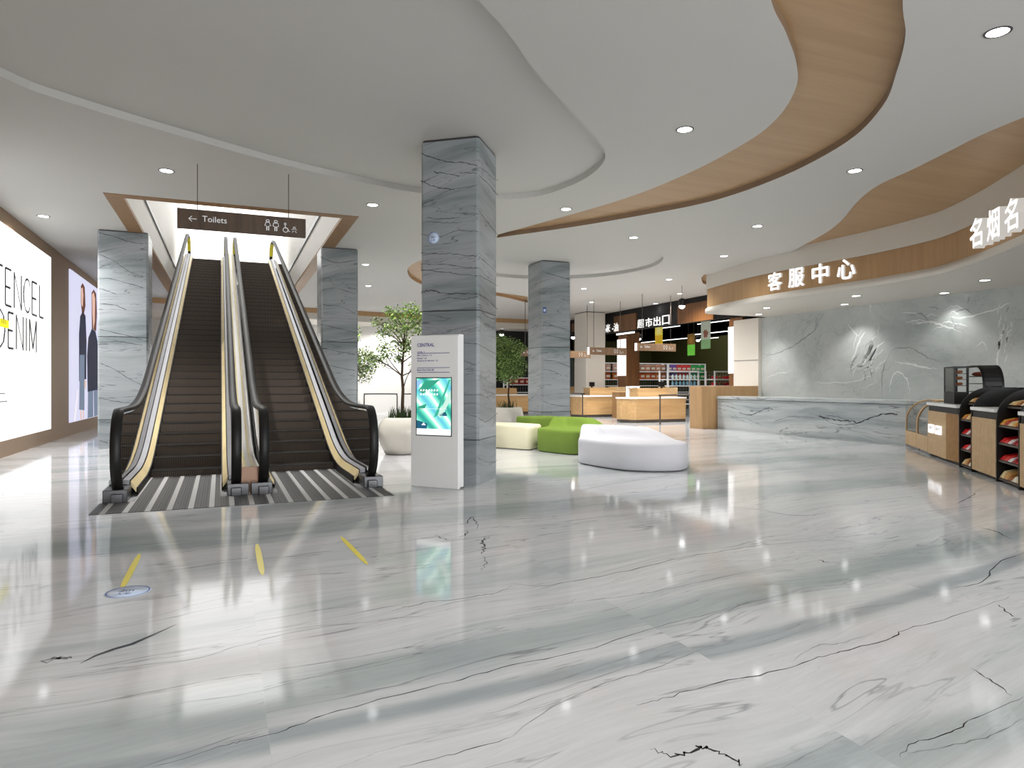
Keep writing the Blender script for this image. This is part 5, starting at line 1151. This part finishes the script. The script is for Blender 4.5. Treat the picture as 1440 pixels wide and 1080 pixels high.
# ---- store shelves
BAGM = {}
def bagm(c):
    if c not in BAGM: BAGM[c] = plain('bag_%d_%d_%d' % c, rgb(*c), rough=.35, noise=.3, nscale=14)
    return BAGM[c]
bagmesh = {}
def bag(c, x, y, z, s, label, group):
    if c not in bagmesh:
        mb = MB(); xs = [0, .15, .5, .85, 1]; zs = [0, .08, .5, .9, 1]
        for sg in (-1, 1):
            vs = [(-.5+u+0*(v), sg*.18*((4*u*(1-u))**.5)*((4*v*(1-v))**.6 if 0 < v < 1 else 0)-.0, v) for u in xs for v in zs]
            mb.add(vs, [(i*5+j, i*5+j+1, (i+1)*5+j+1, (i+1)*5+j) for i in range(4) for j in range(4)], 0, True)
        band = MB(); o = mb.build('snack_bag', bagm(c)); bagmesh[c] = o
        mb2 = MB(); mb2.box(-.3, .3, -.2, -.16, .3, .62); b2 = mb2.build('label_patch', plain('bag_label', rgb(236, 214, 196), rough=.4, noise=.2, nscale=10), o)
    else: o = copy_tree(bagmesh[c])
    o.location = (x, y, z); o.scale = (s, s, s); tag(o, label, 'snack bag', group); return o
def gondola(x0, x1, y, z1, tiers, label, d=.5, z0=.1, mesh_side=True):
    e = empty('store_shelf', (x0, y, 0), label=label, cat='shelf'); w = x1-x0
    for x in (0, w): MB().box(x-.03, x+.03, 0, .04, 0, z1).box(x-.03, x+.03, d-.04, d, 0, z1).build('upright', M['gloss_white'], e)
    for z in tiers: MB().box(0.03, w-.03, -.02, d, z-.04, z).build('shelf_board', M['gloss_white'], e)
    MB().box(.03, w-.03, 0, .03, z1-.05, z1).build('top_bar', M['gloss_white'], e)
    g = MB()
    for k in range(int(w/.14)): g.box(.05+k*.14, .06+k*.14, d-.012, d-.004, .1, z1)
    for k in range(int(z1/.14)): g.box(.03, w-.03, d-.02, d-.012, .1+k*.14, .11+k*.14)
    g.build('wire_back', M['steel'], e)
    return e
YG = 29.0
xa = PY(846, 510, YG).x; xb = PY(892, 510, YG).x; xc = PY(939, 511, YG).x; xd = PY(992, 512, YG).x
zt = PY(940, 511, YG).z; z1_ = PY(940, 522.5, YG).z; z2_ = PY(940, 533.5, YG).z; z3_ = PY(940, 542, YG).z
gondola(xb-.6, xc, YG, zt, (.5, .9, z3_, z2_, z1_), 'white store shelf of brown and orange snack bags in the supermarket')
gondola(xc+.06, xd, YG, zt, (.5, .9, z3_, z2_, z1_), 'white store shelf of purple, red and green snack bags in the supermarket')
gondola(xa-1.2, xb-.66, YG, zt, (.5, .9, z3_, z2_, z1_), 'white store shelf seen between the cream column and the brown pillar')
def row(xs0, xs1, n, z, cols, lab, grp, s=.34):
    for k in range(n):
        c = cols[k % len(cols)] if not isinstance(cols, dict) else cols[k]
        bag(c, xs0+(xs1-xs0)*(k+.5)/n, YG+.2, z, s, lab, grp)
row(xb-.5, xc, 8, z1_, [(176, 120, 100), (150, 110, 90)], 'brown snack bag in the upper row of the store shelf', 'brown bags, upper row')
row(xb-.5, xc, 8, z2_, [(206, 110, 30), (190, 84, 26)], 'orange snack bag in the lower row of the store shelf', 'orange bags, lower row')
row(xa-1.1, xb-.75, 5, z1_, [(190, 150, 140), (170, 130, 110)], 'pale brown snack bag left of the brown pillar, upper row', 'pale bags left of the pillar, upper row')
row(xa-1.1, xb-.75, 5, z2_, [(206, 110, 30), (190, 84, 26)], 'orange snack bag left of the brown pillar, lower row', 'orange bags left of the pillar, lower row')
gondola(12.6, 14.6, 30.75, 1.62, (.5, .9, 1.28), 'low white store shelf of red bags behind the bushy tree')
for k in range(6): 
    b_ = bag((170, 40, 36), 12.8+.32*k, 30.95, 1.28, .3, 'dark red snack bag on the low shelf behind the bushy tree', 'red bags behind the bushy tree')
w3 = (xd-xc)/8
for zz, nm in ((z1_, 'upper'), (z2_, 'lower')):
    for cname, c, i0, i1 in (('purple', (110, 70, 160), 0, 2), ('red', (214, 50, 56), 2, 5), ('green', (40, 160, 80), 5, 8)):
        for k in range(i0, i1): bag(c, xc+.1+w3*(k+.45), YG+.2, zz, .34, cname+' snack bag in the '+nm+' row of the colourful store shelf', cname+' bags in the '+nm+' row')
# white wire gondola nearer the mall
gx, gy = 17.9, 21.9
e = gondola(gx, gx+2.6, gy, 1.82, (.5, .9, 1.24, 1.5), 'bright white wire shelf of bottles behind the oak end block', d=.6)
e2 = gondola(gx-1.6, gx-.1, gy+.9, 1.84, (.5, .9, 1.24, 1.5), 'bright white wire shelf of red packets left of the bottle shelf', d=.6)
BT = plain('pale_bottle', rgb(214, 232, 232), rough=.2, noise=.1, nscale=20); BT2 = plain('blue_bottle', rgb(120, 170, 190), rough=.2, noise=.1, nscale=20); CP = plain('bottle_cap_teal', rgb(40, 110, 110), rough=.4)
first = {}
for row_, z, m_, nm in ((0, 1.5, BT, 'pale'), (1, 1.24, BT2, 'blue')):
    for k in range(7):
        if m_ not in first:
            mb = MB(); mb.lathe([(0, 0), (.045, 0), (.05, .02), (.05, .13), (.02, .17), (.02, .19), (0, .19)], 10); o = mb.build('bottle', m_)
            MB().lathe([(0, .185), (.024, .185), (.024, .215), (0, .215)], 10).build('bottle_cap', CP, o); first[m_] = o
        else: o = copy_tree(first[m_])
        o.location = (gx-1.3+.18*k, gy+1.0, z); tag(o, nm+(' bottle in the top row' if row_ == 0 else ' bottle in the second row')+' of the white wire shelf', 'bottle', nm+' bottles on the wire shelf')
rc = plain('red_pack', rgb(190, 26, 34), rough=.4, noise=.2)
for z, nm in ((1.5, 'upper'), (1.24, 'lower')):
    for k in range(8):
        o = MB().box(-.07, .07, -.1, .1, 0, .12).build('food_box', rc if k % 2 == 0 else bagm((140, 100, 60)), bevel=.01); o.location = (gx+.2+.3*k, gy+.3, z)
        tag(o, 'red and brown food box on the '+nm+' tier of the wire shelf by the pillar', 'box', 'boxes on the '+nm+' wire tier')
# banners
def banner(x0, y0, x1, y1, X, label, cols, split=.5):
    a = PX(x0, y0, X); b = PX(x1, y1, X); w = abs(a.y-b.y); h = a.z-b.z; ym_ = (a.y+b.y)/2
    e = empty('hanging_banner', (X, ym_, b.z), label=label, cat='banner')
    MB().box(-.01, .01, -w/2, w/2, h*split, h).build('upper_print', cols[0], e); MB().box(-.01, .01, -w/2, w/2, 0, h*split).build('lower_print', cols[1], e)
    mb = MB(); mb.lathe([(0, -.012), (w*.3, -.012), (w*.3, 0), (0, 0)], 16); 
    mb2 = MB(); mb2.add([(-.012, w*(.3 if t % 3 else .2)*math.cos(t*PI/8), h*split+w*.4+w*(.34 if t % 2 else .22)*math.sin(t*PI/8)) for t in range(16)], [tuple(range(16))]); mb2.build('picture', cols[2], e)
    for s_ in (-1, 1): MB().tube([(0, s_*w*.4, h), (0, s_*w*.4, 5.5-b.z)], .006, 0, 4).build('cord', M['kick'], e)
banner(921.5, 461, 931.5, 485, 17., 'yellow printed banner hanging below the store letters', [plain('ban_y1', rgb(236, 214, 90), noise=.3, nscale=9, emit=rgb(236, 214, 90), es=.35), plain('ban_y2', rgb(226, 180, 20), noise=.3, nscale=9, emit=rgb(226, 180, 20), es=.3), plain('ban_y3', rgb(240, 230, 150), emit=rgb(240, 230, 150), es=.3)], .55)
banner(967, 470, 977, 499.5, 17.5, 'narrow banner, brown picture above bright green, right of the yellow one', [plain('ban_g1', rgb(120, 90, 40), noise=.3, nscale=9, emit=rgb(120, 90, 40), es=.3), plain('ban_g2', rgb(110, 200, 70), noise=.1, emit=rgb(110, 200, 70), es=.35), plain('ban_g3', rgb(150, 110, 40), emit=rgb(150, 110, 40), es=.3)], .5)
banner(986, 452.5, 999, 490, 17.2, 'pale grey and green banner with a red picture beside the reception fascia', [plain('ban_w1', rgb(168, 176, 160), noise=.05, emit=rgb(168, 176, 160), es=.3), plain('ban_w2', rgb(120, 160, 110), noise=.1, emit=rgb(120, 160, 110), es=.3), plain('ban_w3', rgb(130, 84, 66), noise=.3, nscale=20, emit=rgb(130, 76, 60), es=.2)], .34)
# strip lights inside the store
for i, (a, b, X, lab) in enumerate((((981, 446), (1013, 444), 19., 'white strip light highest in the dark store, right side'), ((981, 453), (1030, 452), 18., 'long white strip light under the highest one'), ((970, 467), (1027, 469), 18.5, 'white strip light behind the pale banner'), ((902, 479), (966, 478), 19.5, 'long white strip light behind the yellow banner'), ((932, 460), (956, 459), 19., 'white strip light right of the yellow banner'), ((984, 476), (1010, 475), 21., 'short low strip light behind the pale banner'))):
    p, q = PX(*a, X), PX(*b, X)
    z = (p.z+q.z)/2; e = empty('strip_light', (X, (p.y+q.y)/2, z), label=lab, cat='light'); h = abs(p.y-q.y)/2
    MB().box(-.02, .02, -h, h, -.025, .0).build('tube', M['strip'], e); MB().box(-.03, .03, -h, h, 0, .03).build('housing', M['black'], e)
    for s_ in (-.8, .8): MB().tube([(0, s_*h, .03), (0, s_*h, 5.5-z)], .006, 0, 4).build('cord', M['black'], e)
e = empty('strip_light', (15.38, 24.6, 3.42), label='short white strip light on the brown pillar head', cat='light'); MB().box(-.02, .0, -.8, .6, -.03, .03).build('tube', M['strip'], e); MB().box(.0, .13, -.8, .6, -.03, .12).build('housing', M['black'], e)
# pendants
def pendant(x, y, d, ztop, label, s=1.):
    a = W((x-720)/FPX*d, d); z = HE+(540-y)/FPX*d
    e = empty('pendant_lamp', (a[0], a[1], z), label=label, cat='lamp')
    MB().lathe([(0, 0), (.09*s, 0), (.1*s, .02*s), (.1*s, .18*s), (.05*s, .22*s), (0, .22*s)], 20).build('shade', M['black'], e)
    MB().lathe([(0, -.09*s), (.05*s, -.08*s), (.085*s, -.04*s), (.085*s, .0), (0, .0)], 16).build('bulb', M['glowwhite'], e)
    MB().tube([(0, 0, .2*s), (0, 0, ztop-z)], .008, 0, 6).build('rod', M['kick'], e)
pendant(959, 430, 21.5, ZC, 'black pendant spot hanging in front of the brown store panel', 1.05)
pendant(981.5, 478, 30.5, 5.5, 'small glowing pendant in the store between two banners', .9)
pendant(899, 476, 30, 5.5, 'small glowing pendant in the store left of the yellow banner', .9)
pendant(806, 474, 32, 5.5, 'small glowing pendant seen left of the cream column', 1.1)
pendant(705.5, 470, 33.5, 5.5, 'small glowing pendant above the bushy tree', 1.1)
# ---- downlights
def dl_mesh(root):
    MB().lathe([(.088, -.004), (.108, -.004), (.11, 0), (.108, .002), (.088, .002), (.088, -.004)], 28).build('trim_ring', M['darksteel'], root)
    MB().lathe([(0, -.002), (.088, -.002), (.088, .001), (0, .001)], 28).build('lens', M['glowwhite'], root)
proto = None; LP = []
dls = [(1403, 45, 'largest downlight, top right corner, beside the wood ribbon'), (963, 182, 'downlight on the ceiling between the pillar top and the wood ribbon'), (1202, 240, 'downlight between the wood ribbon and the wavy wood recess'),
 (234, 240, 'downlight left of the Toilets sign cord'), (61, 304, 'downlight above the white poster wall'), (524, 288, 'downlight right of the escalator well corner'), (796, 294, 'downlight just inside the narrow end of the wood ribbon'),
 (1065, 318, 'downlight above the reception characters, nearer one'), (891, 334, 'downlight below the narrow end of the wood ribbon'), (1018, 360, 'downlight above the tip of the reception fascia'), (514, 372, 'downlight right of the escalator column top'),
 (518, 402, 'small downlight beneath the one right of the escalator column'), (821, 406, 'small downlight above the cream column'), (832, 425, 'faint small downlight just in front of the cream column top'), (941, 393, 'small downlight over the store letters'),
 (956, 413, 'small downlight above the black pendant'), (922, 427, 'tiny downlight at the ceiling edge over the store letters')]
def in_poly(x, y, poly):
    c = False; n = len(poly)
    for i in range(n):
        a, b = poly[i], poly[i-1]
        if (a[1] > y) != (b[1] > y) and x < (b[0]-a[0])*(y-a[1])/(b[1]-a[1])+a[0]: c = not c
    return c
def place_dl(p, lab, extra=1.):
    global proto
    if proto is None:
        proto = empty('downlight'); dl_mesh(proto); o = proto
    else: o = copy_tree(proto)
    o.location = p; tag(o, lab, 'downlight'); LP.append((p, extra))
for x, y, lab in dls:
    p = P(x, y, ZC)
    if in_poly(p.x, p.y, circ1) or in_poly(p.x, p.y, circ2): p = P(x, y, ZC+REC); p.z = ZC+REC
    p.z -= .002; place_dl(p, lab)
for x, y, lab in ((1204, 416, 'soffit downlight below the first reception characters'), (1385, 394, 'soffit downlight nearest the photo right edge'), (1328, 412, 'soffit downlight near the back wall, right side'), (1188, 428, 'soffit downlight near the back wall, middle'), (1078, 433, 'soffit downlight at the rounded left end of the fascia'), (1067, 442, 'soffit downlight beside the cream pilaster')):
    p = P(x, y, 3.33); p.z -= .002
    place_dl(p, lab, .12 if y == 412 else .2 if y in (428, 442) else .25)
# ================================================================== LIGHT
def spot(p, power, size=math.radians(150), col=(1, .985, .96), blend=1., rad=.09):
    l = bpy.data.lights.new('downlight_lamp', 'SPOT'); l.energy = power; l.spot_size = size; l.spot_blend = blend; l.color = col; l.shadow_soft_size = rad
    o = bpy.data.objects.new('downlight_lamp', l); C.objects.link(o); o.location = (p[0], p[1], p[2]-.03); o.visible_glossy = False; return o
for p, ex in LP:
    if ex < 1: spot(p, 520*ex, math.radians(110), blend=.7)
    else: spot(p, 125 if p[1] < 9 else 150 if abs(p[0]-9.6) < .1 or abs(p[0]-11.09) < .1 else 130 if p[0] > 15 else 850 if p[0] < 0 else 560 if p[1] < 15 else 900)
for p in ((.5, 2.5, 4.38), (2.4, -1.5, 4.38), (-2.8, 1., 4.38), (6.5, 0.5, 4.38)):   # lamps added out of view, lighting the kiosk and near floor
    spot(p, 150)
def area(loc, rot, sx, sy, power, col=(1, 1, 1)):
    l = bpy.data.lights.new('fill_light', 'AREA'); l.shape = 'RECTANGLE'; l.size = sx; l.size_y = sy; l.energy = power; l.color = col
    o = bpy.data.objects.new('fill_light', l); C.objects.link(o); o.location = loc; o.rotation_euler = rot; return o
area((4.5, -4.8, 2.0), (math.radians(74), 0, 0), 14, 3.2, 800, (.96, .98, 1))             # soft fill added behind the camera, standing in for daylight
for i, xx in enumerate((.6, 2.6, 4.6, 6.6, 8.6)):     # wall washers added under the far soffit to brighten the far end
    o = copy_tree(proto); o.location = (xx, 30.6, 3.948)
    tag(o, 'added soffit downlight close above the far white wall behind the trees', 'downlight', 'added far wall washers'); spot((xx, 30.6, 3.94), 420, math.radians(160))
area((.2, 20., 9.5), (0, 0, 0), 3.2, 14, 330, (1, 1, 1))                    # unseen fill added above the stairwell to brighten its walls
area((20., 27.5, 5.3), (0, 0, 0), 8, 6, 260, (1, .98, .94))                 # unseen fill added over the store shelves to brighten the goods
area((20., 21., 5.3), (0, 0, 0), 5, 2, 60, (1, .98, .94))  # smaller added fill over the nearer store shelves
w = bpy.data.worlds.new('world'); sc.world = w; w.use_nodes = True
w.node_tree.nodes['Background'].inputs[0].default_value = (.94, .97, 1, 1); w.node_tree.nodes['Background'].inputs[1].default_value = .36
# ================================================================== CAMERA
cam = bpy.data.cameras.new('camera'); cam.sensor_width = 36; cam.lens = 36*FPX/1440; cam.clip_end = 200
co = bpy.data.objects.new('camera', cam); C.objects.link(co); co.location = (0, 0, HE); co.rotation_euler = (PI/2, 0, -YAW); sc.camera = co
sc.view_settings.view_transform = 'Standard'; sc.view_settings.look = 'None'; sc.view_settings.gamma = 1; sc.view_settings.exposure = 0
sc.view_settings.use_curve_mapping = False
cy = sc.cycles; cy.max_bounces = 7; cy.diffuse_bounces = 4; cy.glossy_bounces = 3; cy.transparent_max_bounces = 10; cy.transmission_bounces = 4; cy.use_denoising = True; cy.sample_clamp_indirect = 6
